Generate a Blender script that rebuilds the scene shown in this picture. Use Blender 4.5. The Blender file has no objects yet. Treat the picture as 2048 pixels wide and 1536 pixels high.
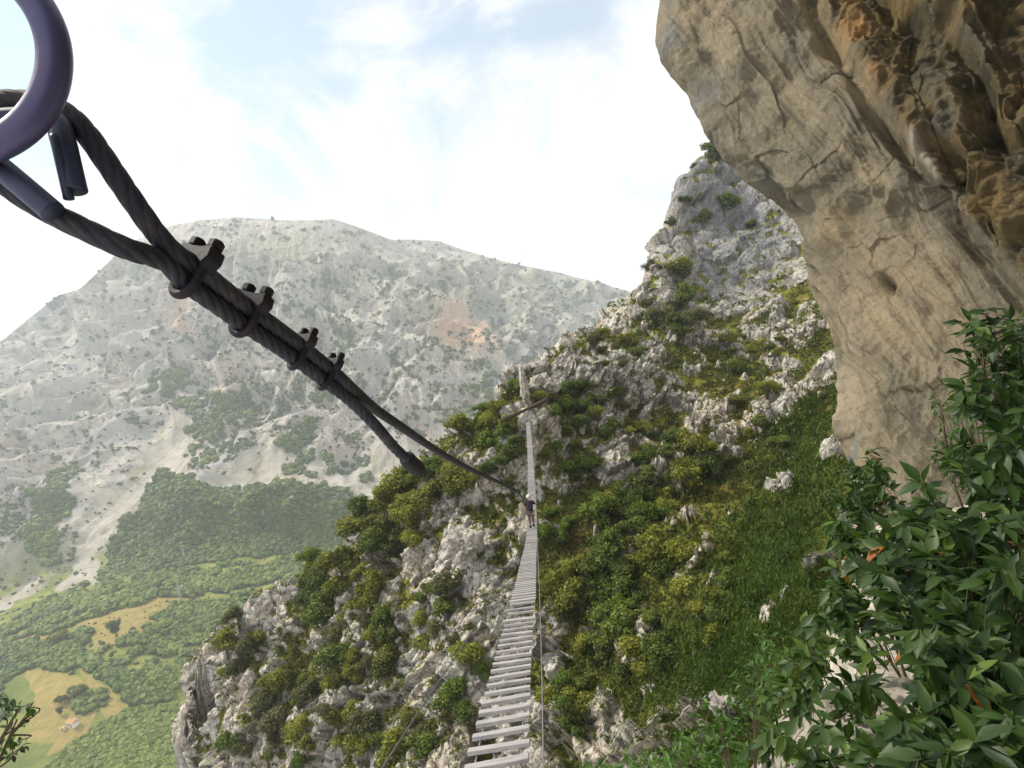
import bpy, math, random
import numpy as np
from mathutils import Vector, Matrix
rad = math.radians
scene = bpy.context.scene
COL = scene.collection

# ---------------------------------------------------------------- camera
FPX = 1137.0                       # focal length for a 2048 px wide frame
PITCH, ROLL = rad(4.0), rad(6.0)   # looking slightly down, horizon tipped
_F = np.array([0, math.cos(PITCH), -math.sin(PITCH)])
_R0 = np.array([1.0, 0, 0]); _U0 = np.array([0, math.sin(PITCH), math.cos(PITCH)])
_R = math.cos(ROLL)*_R0 - math.sin(ROLL)*_U0
_U = math.cos(ROLL)*_U0 + math.sin(ROLL)*_R0
cam_d = bpy.data.cameras.new("camera"); cam = bpy.data.objects.new("camera", cam_d)
COL.objects.link(cam); scene.camera = cam
cam_d.sensor_fit = 'HORIZONTAL'; cam_d.angle = 2*math.atan(1024/FPX)
cam_d.clip_start = 0.02; cam_d.clip_end = 20000
cam.matrix_world = Matrix(((_R[0], _U[0], -_F[0], 0), (_R[1], _U[1], -_F[1], 0), (_R[2], _U[2], -_F[2], 0), (0, 0, 0, 1)))

def P(px, py, d):                  # surveyed point: direction of a feature and its distance ahead
    return d*(_F + (px-1024)/FPX*_R - (py-768)/FPX*_U)
def PV(px, py, d): return Vector(P(px, py, d))
def proj(V):                       # where points of the terrain lie as seen from the viewpoint (used to survey land cover)
    d = V@_F; d = np.where(d > 1e-3, d, 1e-3)
    return (V@_R)/d*FPX+1024, 768-(V@_U)/d*FPX, V@_F

# ---------------------------------------------------------------- sky, sun, exposure
SUN_EL, SUN_AZ = rad(46), rad(-74)     # azimuth from +Y towards +X (sun is left, a little ahead)
world = bpy.data.worlds.new("World"); scene.world = world; world.use_nodes = True
wn = world.node_tree; wn.nodes.clear()
def wnode(t, **k):
    n = wn.nodes.new(t)
    for a, b in k.items(): setattr(n, a, b)
    return n
sky = wnode('ShaderNodeTexSky', sky_type='NISHITA', sun_disc=False, sun_elevation=SUN_EL, sun_rotation=SUN_AZ, altitude=500, air_density=1.0, dust_density=1.0, ozone_density=.4)
tc = wnode('ShaderNodeTexCoord')
sky_bg = wnode('ShaderNodeBackground'); sky_bg.inputs[1].default_value = 0.15
tint = wnode('ShaderNodeMix', data_type='RGBA', blend_type='MULTIPLY'); tint.inputs[0].default_value = 1; tint.inputs[7].default_value = (.86, 1.08, 1.0, 1)
wn.links.new(sky.outputs[0], tint.inputs[6]); wn.links.new(tint.outputs[2], sky_bg.inputs[0])
cl_bg = wnode('ShaderNodeBackground'); cl_bg.inputs[0].default_value = (1.0, 1.0, 1.0, 1); cl_bg.inputs[1].default_value = .80
ns = wnode('ShaderNodeTexNoise'); ns.inputs['Scale'].default_value = 4.6; ns.inputs['Detail'].default_value = 8; ns.inputs['Roughness'].default_value = .6; ns.inputs['Distortion'].default_value = .5
wn.links.new(tc.outputs['Generated'], ns.inputs['Vector'])
# gaps in the cloud deck, each at its own direction in the sky
gap = None
for (gx, gy, w, a) in ((640, 150, .38, 1.0), (240, 230, .22, 1.0), (60, 90, .34, 1.0), (820, 40, .26, .8), (400, 20, .26, .6), (1150, -80, .3, .6), (500, -500, .8, .7)):
    d = P(gx, gy, 1.0); d = d/np.linalg.norm(d)
    dist = wnode('ShaderNodeVectorMath', operation='DISTANCE'); dist.inputs[1].default_value = tuple(d)
    wn.links.new(tc.outputs['Generated'], dist.inputs[0])
    mr = wnode('ShaderNodeMapRange', interpolation_type='SMOOTHSTEP')
    mr.inputs[1].default_value = 0; mr.inputs[2].default_value = w; mr.inputs[3].default_value = a; mr.inputs[4].default_value = 0
    wn.links.new(dist.outputs['Value'], mr.inputs[0])
    if gap is None: gap = mr.outputs[0]
    else:
        m = wnode('ShaderNodeMath', operation='MAXIMUM'); wn.links.new(gap, m.inputs[0]); wn.links.new(mr.outputs[0], m.inputs[1]); gap = m.outputs[0]
mm = wnode('ShaderNodeMath', operation='MULTIPLY_ADD'); wn.links.new(gap, mm.inputs[0]); mm.inputs[1].default_value = .27
wn.links.new(ns.outputs['Fac'], mm.inputs[2])
cm = wnode('ShaderNodeMapRange', interpolation_type='SMOOTHSTEP'); cm.inputs[1].default_value = .56; cm.inputs[2].default_value = .80; cm.inputs[3].default_value = 1; cm.inputs[4].default_value = 0.38
wn.links.new(mm.outputs[0], cm.inputs[0])
mixs = wnode('ShaderNodeMixShader'); wn.links.new(cm.outputs[0], mixs.inputs[0]); wn.links.new(sky_bg.outputs[0], mixs.inputs[1]); wn.links.new(cl_bg.outputs[0], mixs.inputs[2])
wo = wnode('ShaderNodeOutputWorld'); wn.links.new(mixs.outputs[0], wo.inputs[0])
world.cycles.sampling_method = 'MANUAL'; world.cycles.sample_map_resolution = 512

sun_d = bpy.data.lights.new("sun", 'SUN'); sun = bpy.data.objects.new("sun", sun_d); COL.objects.link(sun)
sun_d.energy = 3.6; sun_d.angle = rad(5); sun_d.color = (1, .93, .80)
_sd = Vector((math.sin(SUN_AZ)*math.cos(SUN_EL), math.cos(SUN_AZ)*math.cos(SUN_EL), math.sin(SUN_EL)))
sun.rotation_euler = _sd.to_track_quat('Z', 'Y').to_euler()
vs = scene.view_settings; vs.view_transform = 'Standard'; vs.look = 'None'; vs.exposure = 0.42; vs.gamma = 1.0; vs.use_curve_mapping = False
cy = scene.cycles
cy.max_bounces = 5; cy.diffuse_bounces = 3; cy.glossy_bounces = 2; cy.transmission_bounces = 3; cy.transparent_max_bounces = 6; cy.volume_bounces = 1
cy.caustics_reflective = False; cy.caustics_refractive = False

# ---------------------------------------------------------------- noise helpers
_rg = np.random.default_rng(7)
_perm = _rg.permutation(256).astype(np.int32)
_grad = np.array([(1,1,0),(-1,1,0),(1,-1,0),(-1,-1,0),(1,0,1),(-1,0,1),(1,0,-1),(-1,0,-1),(0,1,1),(0,-1,1),(0,1,-1),(0,-1,-1)], np.float32)
_jit = _rg.random((256, 3)).astype(np.float32)
def _h(i, j, k): return _perm[(_perm[(_perm[i & 255]+j) & 255]+k) & 255]
def noise(p):
    p = np.asarray(p, np.float32); f = np.floor(p); i = f.astype(np.int32); p = p-f
    w = p*p*p*(p*(p*6-15)+10); out = np.zeros(len(p), np.float32)
    for a in (0, 1):
        wa = w[:, 0] if a else 1-w[:, 0]
        for b in (0, 1):
            wb = wa*(w[:, 1] if b else 1-w[:, 1])
            for c in (0, 1):
                g = _grad[_h(i[:, 0]+a, i[:, 1]+b, i[:, 2]+c) % 12]
                out += wb*(w[:, 2] if c else 1-w[:, 2])*(g[:, 0]*(p[:, 0]-a)+g[:, 1]*(p[:, 1]-b)+g[:, 2]*(p[:, 2]-c))
    return out
def fbm(p, octaves=4, gain=.5, ridged=False):
    s = 0; a = 1; t = 0
    for o in range(octaves):
        n = noise(p*(2.03**o)+o*17.3)
        if ridged: n = 1-2.4*np.abs(n)
        s = s+a*n; t += a; a *= gain
    return s/t if ridged else s
def worley(p, facet=False):        # nearest, second nearest distance, a random number of the cell (and the tilt of its facet)
    p = np.asarray(p, np.float32); i0 = np.floor(p).astype(np.int32); fr = p-i0
    d1 = np.full(len(p), 9, np.float32); d2 = d1.copy(); cid = np.zeros(len(p), np.int32); dv = np.zeros((len(p), 3), np.float32) if facet else None
    for a in (-1, 0, 1):
        for b in (-1, 0, 1):
            for c in (-1, 0, 1):
                hh = _h(i0[:, 0]+a, i0[:, 1]+b, i0[:, 2]+c); j = _jit[hh]
                d = (j[:, 0]+a-fr[:, 0])**2+(j[:, 1]+b-fr[:, 1])**2+(j[:, 2]+c-fr[:, 2])**2
                n = d < d1
                d2 = np.where(n, d1, np.minimum(d2, d)); cid = np.where(n, hh, cid); d1 = np.where(n, d, d1)
                if facet: dv[n] = (fr-j-np.array([a, b, c], np.float32))[n]
    if facet: return np.sqrt(d1), np.sqrt(d2), cid/255.0, (dv*(_jit[(cid*7+3) & 255]-.5)).sum(1)*2
    return np.sqrt(d1), np.sqrt(d2), cid/255.0
def sstep(a, b, x): t = np.clip((x-a)/(b-a), 0, 1); return t*t*(3-2*t)
def in_poly(x, y, poly):
    r = np.zeros(x.shape, bool); n = len(poly)
    for k in range(n):
        x1, y1 = poly[k]; x2, y2 = poly[(k+1) % n]
        c = ((y1 > y) != (y2 > y)) & (x < (x2-x1)*(y-y1)/((y2-y1) or 1e-9)+x1)
        r ^= c
    return r
def spots(x, y, lst):              # soft elliptical areas (cx, cy, rx, ry, value)
    s = np.zeros(len(x), np.float32)
    for cx, cy_, rx, ry, v in lst: s += v*np.exp(-(((x-cx)/rx)**2+((y-cy_)/ry)**2))
    return s
class RBF:
    def __init__(s, pts, vals, lam=0.0, sc=1.0):
        s.sc = sc; s.c = np.asarray(pts, float)/sc; n = len(pts)
        A = s.k(s.c, s.c)+np.eye(n)*lam; Q = np.hstack([np.ones((n, 1)), s.c]); m = Q.shape[1]
        M = np.zeros((n+m, n+m)); M[:n, :n] = A; M[:n, n:] = Q; M[n:, :n] = Q.T
        s.w = np.linalg.lstsq(M, np.concatenate([vals, np.zeros(m)]), rcond=None)[0]; s.n = n
    def k(s, a, b):
        d2 = ((a[:, None, :]-b[None])**2).sum(2); return 0.5*d2*np.log(d2+1e-12)
    def __call__(s, q):
        q = np.asarray(q, float)/s.sc; out = []
        for c in np.array_split(q, max(1, len(q)//20000)):
            out.append(s.k(c, s.c)@s.w[:s.n]+s.w[s.n]+c@s.w[s.n+1:])
        return np.concatenate(out)

# ---------------------------------------------------------------- object helpers
def tag(o, label=None, cat=None, group=None, kind=None):
    if label: o['label'] = label
    if cat: o['category'] = cat
    if group: o['group'] = group
    if kind: o['kind'] = kind
    return o
def link(name, me, mat=None, parent=None):
    o = bpy.data.objects.new(name, me); COL.objects.link(o)
    if mat is not None and me is not None and len(me.materials) == 0: me.materials.append(mat)
    if parent is not None: o.parent = parent
    return o
def empty(name, loc=(0, 0, 0)):
    o = bpy.data.objects.new(name, None); COL.objects.link(o); o.location = loc; o.empty_display_size = .2; return o
def np_mesh(name, V, F, smooth=True, attrs=None, matidx=None):
    """V (n,3), F (m,k) with constant k, or a list of such arrays"""
    me = bpy.data.meshes.new(name); Fs = F if isinstance(F, list) else [F]
    Fs = [np.asarray(f, np.int32) for f in Fs if len(f)]
    nl = sum(f.size for f in Fs); nf = sum(len(f) for f in Fs)
    me.vertices.add(len(V)); me.vertices.foreach_set('co', np.asarray(V, np.float32).ravel())
    me.loops.add(nl); me.loops.foreach_set('vertex_index', np.concatenate([f.ravel() for f in Fs]))
    me.polygons.add(nf); cnt = np.concatenate([np.full(len(f), f.shape[1], np.int32) for f in Fs])
    me.polygons.foreach_set('loop_start', np.concatenate([[0], np.cumsum(cnt)[:-1]]).astype(np.int32))
    me.polygons.foreach_set('use_smooth', np.full(nf, smooth))
    if matidx is not None: me.polygons.foreach_set('material_index', np.asarray(matidx, np.int32))
    me.update(calc_edges=True)
    for k, v in (attrs or {}).items():
        if v.ndim == 1: a = me.attributes.new(k, 'FLOAT', 'POINT'); a.data.foreach_set('value', np.asarray(v, np.float32))
        else: a = me.attributes.new(k, 'FLOAT_COLOR', 'POINT'); a.data.foreach_set('color', np.asarray(v, np.float32).ravel())
    return me
def grid_faces(nu, nv):            # vertex index = i*nv + j
    a = (np.arange(nu-1)[:, None]*nv+np.arange(nv-1)[None]).ravel()
    return np.stack([a, a+nv, a+nv+1, a+1], 1)
def grid_normals(V, nu, nv):
    G = V.reshape(nu, nv, 3); du = np.gradient(G, axis=0); dv = np.gradient(G, axis=1)
    n = np.cross(du, dv); n /= np.linalg.norm(n, axis=2, keepdims=True)+1e-12; return n.reshape(-1, 3)
def blur(m, nu, nv, k):
    g = m.reshape(nu, nv).astype(float)
    for ax in (0, 1):
        for _ in range(2):
            c = np.cumsum(np.pad(g, [(k+1, k) if a == ax else (0, 0) for a in (0, 1)], mode='edge'), axis=ax); n = g.shape[ax]
            g = (np.take(c, np.arange(2*k+1, 2*k+1+n), axis=ax)-np.take(c, np.arange(0, n), axis=ax))/(2*k+1)
    return g.ravel()
class Picker:                      # nearest visible vertex of a surface for a surveyed direction
    def __init__(s, V, bin=4):
        x, y, d = proj(V); s.bin = bin; s.W = 2048//bin; s.H = 1536//bin+12
        ok = (d > 0) & (x > 0) & (x < 2047) & (y > 0) & (y < s.H*bin-1)
        idx = np.nonzero(ok)[0]; k = (y[idx]//bin).astype(int)*s.W+(x[idx]//bin).astype(int)
        o = np.lexsort((d[idx], k)); k = k[o]; idx = idx[o]; u, f = np.unique(k, return_index=True)
        s.m = np.full(s.W*s.H, -1, int); s.m[u] = idx[f]
    def __call__(s, px, py):
        ix = int(px//s.bin); iy = int(py//s.bin)
        if ix < 0 or iy < 0 or ix >= s.W or iy >= s.H: return -1
        return s.m[iy*s.W+ix]

# ---------------------------------------------------------------- material helpers
class Mat:
    def __init__(s, name, rough=.9, spec=.2):
        s.m = bpy.data.materials.new(name); s.m.use_nodes = True; s.t = s.m.node_tree; s.t.nodes.clear()
        s.b = s.n('ShaderNodeBsdfPrincipled'); s.o = s.n('ShaderNodeOutputMaterial')
        s.l(s.b.outputs[0], s.o.inputs[0]); s.b.inputs['Roughness'].default_value = rough; s.b.inputs['Specular IOR Level'].default_value = spec
        s.tc = s.n('ShaderNodeTexCoord').outputs['Object']
    def n(s, t, **k):
        n = s.t.nodes.new(t)
        for a, b in k.items(): setattr(n, a, b)
        return n
    def l(s, a, b): s.t.links.new(a, b)
    def noise(s, scale, detail=6, rough=.6, vec=None, dist=0, out='Fac'):
        n = s.n('ShaderNodeTexNoise'); n.inputs['Scale'].default_value = scale; n.inputs['Detail'].default_value = detail; n.inputs['Roughness'].default_value = rough; n.inputs['Distortion'].default_value = dist
        s.l(vec or s.tc, n.inputs['Vector']); return n.outputs[out]
    def voro(s, scale, feature='F1', vec=None, out='Distance'):
        n = s.n('ShaderNodeTexVoronoi', feature=feature); n.inputs['Scale'].default_value = scale; s.l(vec or s.tc, n.inputs['Vector']); return n.outputs[out]
    def mapv(s, scale=(1, 1, 1), rot=(0, 0, 0), vec=None):
        n = s.n('ShaderNodeMapping'); n.inputs['Scale'].default_value = scale; n.inputs['Rotation'].default_value = rot; s.l(vec or s.tc, n.inputs['Vector']); return n.outputs[0]
    def attr(s, name, out='Fac'):
        n = s.n('ShaderNodeAttribute', attribute_name=name); return n.outputs[out]
    def attr_rgb(s, name):
        n = s.n('ShaderNodeAttribute', attribute_name=name); q = s.n('ShaderNodeSeparateColor'); s.l(n.outputs['Color'], q.inputs[0]); return q.outputs[0], q.outputs[1], q.outputs[2], n.outputs['Alpha']
    def rng(s, v, a, b, c=0, d=1):
        n = s.n('ShaderNodeMapRange', interpolation_type='SMOOTHSTEP'); s.l(v, n.inputs[0])
        for i, x in enumerate((a, b, c, d)): n.inputs[i+1].default_value = x
        return n.outputs[0]
    def math(s, op, a, b=None, c=None):
        n = s.n('ShaderNodeMath', operation=op)
        for i, x in enumerate((a, b, c)):
            if x is None: continue
            if isinstance(x, (int, float)): n.inputs[i].default_value = x
            else: s.l(x, n.inputs[i])
        return n.outputs[0]
    def mix(s, f, a, b, mode='MIX'):
        n = s.n('ShaderNodeMix', data_type='RGBA', blend_type=mode)
        for i, x in ((0, f), (6, a), (7, b)):
            if isinstance(x, (int, float)): n.inputs[i].default_value = x
            elif isinstance(x, tuple): n.inputs[i].default_value = (*x, 1)
            else: s.l(x, n.inputs[i])
        return n.outputs[2]
    def base(s, c):
        if isinstance(c, tuple): s.b.inputs['Base Color'].default_value = (*c, 1)
        else: s.l(c, s.b.inputs['Base Color'])
    def bump(s, h, strength=.5, dist=.05):
        n = s.n('ShaderNodeBump'); n.inputs['Strength'].default_value = strength; n.inputs['Distance'].default_value = dist
        s.l(h, n.inputs['Height']); s.l(n.outputs[0], s.b.inputs['Normal'])
    def leafy(s, fac=.3, tint=(1.3, 1.5, .6)):   # let some light through thin leaves
        tr = s.n('ShaderNodeBsdfTranslucent'); mx = s.n('ShaderNodeMixShader'); mx.inputs[0].default_value = fac
        src = s.b.inputs['Base Color']
        if src.is_linked:
            c = s.mix(1.0, src.links[0].from_socket, tint, 'MULTIPLY'); s.l(c, tr.inputs[0])
        else: tr.inputs[0].default_value = [min(1, a*b) for a, b in zip(src.default_value, (*tint, 1))]
        s.l(s.b.outputs[0], mx.inputs[1]); s.l(tr.outputs[0], mx.inputs[2]); s.l(mx.outputs[0], s.o.inputs[0])
def rot_rows(V, M): return V@np.asarray(M, float).T

# ================================================================ FAR MOUNTAIN AND VALLEY
def build_mountain():
    C = [(-400,800,3000),(-150,745,2700),(0,690,2500),(60,640,2450),(110,600,2400),(155,588,2350),(200,545,2000),(260,490,1980),(340,457,1990),(400,446,2000),(470,440,2020),(560,445,2050),(620,446,2050),(665,443,2000),(720,462,2000),(780,484,2150),
         (820,484,2500),(880,487,2550),(960,515,2550),(1030,535,2600),(1100,550,2650),(1200,572,2750),(1265,592,2850),(1400,640,2900),(1700,720,2900)]
    I = [(0,800,1900),(100,750,1700),(130,650,2000),(200,650,1750),(300,700,1500),(300,560,1800),(450,520,1850),(450,600,1650),(300,850,1250),(100,900,1300),(0,950,1250),(-200,950,1400),(550,600,1650),(500,750,1350),(650,650,1500),(640,520,1850),(650,850,1130),(450,850,1130),
         (800,700,1450),(800,850,1130),(780,560,1850),(900,690,1500),(950,800,1250),(1000,700,1700),(1000,600,2200),(1100,650,2100),(1150,620,2400),(900,560,2250),(1050,760,1600),(1200,700,2000),(1400,750,1900),
         (900,930,1000),(1000,850,1150),(1100,900,1100),(150,1000,1080),(0,1050,1050),(-200,1100,1000),(400,1000,930),(600,970,920),(550,900,1020),(750,1000,890),(950,1050,820),(200,1100,860),(500,1080,800),(0,1200,760),(150,1180,750),(400,1130,740),(600,1120,750),(-200,1250,700),(900,1150,720),
         (300,1200,620),(100,1300,540),(300,1350,490),(0,1400,480),(200,1500,420),(400,1300,540),(450,1500,430),(0,1600,390),(300,1700,350),(-300,1500,460),(800,1350,520),(800,1600,400),(1200,1400,520),(600,1900,320),(0,1900,330)]
    pts = []; z = []
    for q in C+I:
        p = P(*q); pts.append(p[:2]); z.append(p[2])
    for q in C:                     # the land falls away behind the crest
        p = P(*q); pts.append(p[:2]*1.3); z.append(p[2]-160)
    for a in (-50, -20, 10, 40):
        pts.append((4300*math.sin(rad(a)), 4300*math.cos(rad(a)))); z.append(-50)
        pts.append((150*math.sin(rad(a)), 150*math.cos(rad(a)))); z.append(-330)
    f = RBF(pts, z, lam=.0004, sc=500)
    na, nr = 1150, 1150; cA, cR = 160, 200
    A = np.linspace(rad(-52), rad(34), na); Rr = np.exp(np.linspace(math.log(300), math.log(3500), nr))
    ca = np.linspace(A[0], A[-1], cA); cr = np.exp(np.linspace(math.log(300), math.log(3500), cR))
    aa, rr = np.meshgrid(ca, cr, indexing='ij')
    zc = f(np.stack([rr*np.sin(aa), rr*np.cos(aa)], -1).reshape(-1, 2)).reshape(cA, cR)
    ia = np.linspace(0, cA-1.001, na); ir = np.linspace(0, cR-1.001, nr)
    a0 = ia.astype(int); r0 = ir.astype(int); fa = (ia-a0)[:, None]; fr = (ir-r0)[None]
    zz = (zc[a0][:, r0]*(1-fa)*(1-fr)+zc[a0+1][:, r0]*fa*(1-fr)+zc[a0][:, r0+1]*(1-fa)*fr+zc[a0+1][:, r0+1]*fa*fr)
    aa, rr = np.meshgrid(A, Rr, indexing='ij')
    V = np.stack([rr*np.sin(aa), rr*np.cos(aa), zz], -1).reshape(-1, 3)
    x, y, d = proj(V)
    xw = x+22*noise(V/60.)+12*noise(V/23.); yw = y+20*noise(V/60.+9)+10*noise(V/23.+5)
    N = grid_normals(V, na, nr); N *= np.sign(N[:, 2:3])
    slope = 1-N[:, 2]
    forests = [[(205,1165),(215,1110),(310,1020),(380,965),(440,1010),(520,1000),(590,975),(650,985),(700,1015),(770,1020),(720,1110),(600,1110),(450,1115),(300,1145),(205,1165)],
               [(-200,1290),(0,1250),(100,1200),(300,1145),(720,1105),(560,1165),(350,1190),(200,1230),(100,1270),(0,1290)],
               [(200,1300),(300,1245),(360,1205),(560,1180),(520,1420),(385,1400),(250,1410),(190,1350),(160,1310)],
               [(-200,1380),(0,1300),(100,1285),(180,1270),(150,1345),(60,1340),(0,1370)],
               [(90,1540),(140,1485),(250,1425),(390,1405),(560,1420),(560,1700),(0,1800)],
               [(130,1385),(190,1380),(200,1410),(150,1430)],
               [(80,1130),(130,1060),(205,965),(222,972),(170,1060),(125,1130),(95,1150)],
               [(375,905),(400,820),(440,790),(520,830),(540,870),(500,900),(470,880),(440,960),(400,975)],
               [(555,890),(620,900),(635,960),(580,965)],[(600,850),(690,760),(700,790),(640,850)],[(310,820),(350,780),(400,760),(390,800),(330,830)],
               [(640,930),(740,940),(745,975),(690,960)],[(880,860),(960,760),(990,780),(930,880)],[(-200,1390),(0,1380),(20,1420),(-100,1540)]]
    forest = np.zeros(len(V), bool); wtone = np.zeros(len(V), np.float32); patch = fbm(V/26.+3, 3, .6)
    for k_, pl in enumerate(forests):
        m_ = in_poly(xw, yw, pl)
        if k_ > 6 and k_ < 13: m_ &= patch > -.05
        elif k_ in (1, 2, 3): m_ &= patch < .30
        forest |= m_; wtone[m_] = (0, .22, .12, .10, .46, .25, .1)[k_] if k_ < 7 else 0
    meadow = np.zeros(len(V), bool)
    for pl in [[(150,1265),(200,1225),(340,1188),(385,1200),(290,1260),(200,1300)],[(55,1345),(150,1345),(195,1400),(160,1470),(60,1480)],[(0,1270),(110,1262),(60,1300),(0,1310)],[(160,1310),(190,1360),(240,1410),(300,1410),(330,1400),(200,1440),(170,1380)],[(280,1408),(390,1390),(390,1400),(300,1418)],[(90,1510),(130,1440),(160,1460),(120,1500)]]:
        meadow |= in_poly(xw, yw, pl)
    scree = np.zeros(len(V), bool)
    for pl in [[(115,1185),(190,1060),(300,930),(340,880),(420,830),(410,900),(400,940),(310,1010),(190,1110),(205,1165),(130,1190)],[(430,1015),(455,965),(500,930),(560,900),(600,965),(760,1005),(650,990),(600,985),(520,1000)],
               [(740,900),(800,930),(890,850),(960,790),(980,800),(900,900),(820,1000),(760,1015),(600,960),(700,985)],[(0,1210),(80,1165),(95,1175),(0,1235)],[(560,890),(640,930),(720,1000),(700,1005),(600,950)]]:
        scree |= in_poly(xw, yw, pl)
    valley = sstep(1040, 1110, yw-np.maximum(0, (250-x)*-.0)-np.clip((300-xw), 0, 300)*.35)
    # relief: ribs and gullies running down the face, block scale roughness
    sb = blur(scree, na, nr, 22); rocky = (1-valley)*(1-.95*np.clip(sb*1.3, 0, 1))
    lean = -.75+1.25*sstep(300, 700, x); dd = np.stack([V[:, 0]*1.0+V[:, 2]*lean, V[:, 1]*.30, V[:, 2]*.15], -1)
    warp = np.stack([noise(V/190.+3), noise(V/190.+11), noise(V/190.+23)], -1)*.55
    rib = fbm(dd/190.+warp, 4, .5, ridged=True)
    rib2 = fbm(dd/60.+warp*2+7, 3, .55, ridged=True)
    bl = fbm(V/38., 4, .6, ridged=True)
    top = sstep(560, 500, y)
    rib0 = fbm(dd/420.+warp*1.5+19, 2, .5, ridged=True)
    h = rocky*((125*(rib0-.3)+78*(rib-.3))*(1-.88*top)+17*(rib2-.3)*(1-.7*top)+3*(bl-.3))+valley*2.5*fbm(V/50., 3)+scree*1.2*noise(V/25.)
    V = V+N*h[:, None]*np.array([1, 1, .7])
    Cx = np.array([(q[0], q[1]) for q in C]); x2, y2, d2 = proj(V)
    V[:, 2] -= np.clip(np.interp(x2, Cx[:, 0], Cx[:, 1])-5-y2, 0, 300)*.9*d2/FPX     # keep to the surveyed crest line
    # land cover
    n1 = fbm(V/45.+31, 4, .6); n2 = fbm(V/14.+3, 3, .6)
    shrub = sstep(.02, .22, .55*n1+.35*n2-.09+.10*spots(x, y, [(750,750,260,150,1.1),(480,880,130,90,1.6),(400,760,120,60,.8),(1000,720,150,90,.9),(150,760,200,160,-1.6),(150,1000,150,80,-.4),(60,1100,140,60,1.2),(900,690,60,60,-2),(330,680,100,100,-1.2),(560,640,160,60,.2)])-.12*(rib-.4))*(1-.9*scree)*(1-valley)
    green_top = spots(x, y, [(470,515,170,24,1.0),(430,550,130,18,.8),(1000,600,250,60,.55),(650,480,200,25,.4),(120,820,120,20,.3)])
    orange = spots(xw, yw, [(895,685,38,42,1.0),(930,720,40,28,.6),(378,640,18,70,.8),(60,930,40,40,.25),(470,800,26,26,.5),(700,905,60,25,.3),(860,900,40,30,.7),(560,420,1,1,0)])
    lc = np.stack([np.clip(shrub, 0, 1), sstep(.3, .7, blur(scree, na, nr, 3)+.35*n2), np.clip(valley, 0, 1), np.clip(orange, 0, 1)], -1)
    lc2 = np.stack([forest*1., meadow*1., np.clip(green_top, 0, 1), np.clip(rib2*.5+.5, 0, 1)], -1)
    M = Mat("mountain_limestone", .95, .05)
    sh, sc, va, orr = M.attr_rgb('cover'); fo, me_, gt, rb = M.attr_rgb('cover_b')
    a = M.noise(.02, 8, .65); b = M.noise(.11, 6, .7); cst = M.noise(.05, 6, .7, vec=M.mapv((1.6, .6, .5), (0, rad(35), 0)))
    rock = M.mix(M.rng(a, .3, .7), (.40, .375, .33), (.70, .64, .54))
    rock = M.mix(M.rng(cst, .42, .62), M.mix(.55, rock, (.27, .26, .26)), rock)
    rock = M.mix(M.rng(b, .50, .62), rock, M.mix(.7, rock, (.16, .155, .14)))
    rock = M.mix(M.rng(rb, .45, .2, 0, .45), rock, (.24, .22, .19))  # hollows between ribs darkened: gully shade put into the rock colour
    rock = M.mix(M.rng(M.noise(.006, 5, .6, dist=.6), .46, .62, 0, .6), rock, M.mix(M.rng(b, .35, .6), (.24, .25, .27), (.40, .405, .41)))
    rock = M.mix(M.math('MULTIPLY', orr, M.rng(a, .35, .6, .35, 1)), rock, (.62, .38, .22))
    pit = M.rng(M.voro(.085), .12, .26, 1, 0); pit2 = M.rng(M.noise(.03, 4, .6), .45, .6)
    col = M.mix(M.math('MULTIPLY', M.math('MULTIPLY', pit, pit2), .8), rock, (.07, .085, .05))
    col = M.mix(M.math('MULTIPLY', sh, M.rng(b, .36, .56, .25, 1)), col, (.085, .115, .045))
    col = M.mix(M.math('MULTIPLY', gt, M.rng(b, .3, .6, .45, .9)), col, (.17, .19, .09))
    scc = M.mix(M.rng(M.noise(.06, 6, .7), .35, .65), (.40, .375, .325), (.52, .485, .42))
    scc = M.mix(M.rng(M.noise(.05, 5, .7, vec=M.mapv((1, .25, .25), (0, rad(30), 0))), .5, .62), scc, (.34, .30, .21))
    col = M.mix(sc, col, scc)
    vg = M.mix(M.rng(M.noise(.03, 6, .6), .35, .65), (.15, .19, .05), (.30, .31, .085))
    vg = M.mix(fo, vg, (.06, .09, .025)); vg = M.mix(me_, vg, M.mix(M.rng(b, .35, .65), (.42, .31, .12), (.30, .27, .09)))
    col = M.mix(M.math('MULTIPLY', va, M.math('SUBTRACT', 1.0, sc)), col, vg)
    M.base(col); M.bump(M.math('ADD', M.noise(.12, 10, .75), M.math('MULTIPLY', M.noise(.035, 5, .6), 2.0)), .7, 7)
    me = np_mesh("mountain", V, grid_faces(na, nr), attrs={'cover': lc, 'cover_b': lc2})
    o = tag(link("mountain", me, M.m), "pale limestone mountain with scree fans and wooded valley floor", "mountain", kind='structure')
    return V, forest, shrub, scree, valley, x, y, wtone

MV, Mforest, Mshrub, Mscree, Mvalley, Mx, My, Mwtone = build_mountain()

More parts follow.
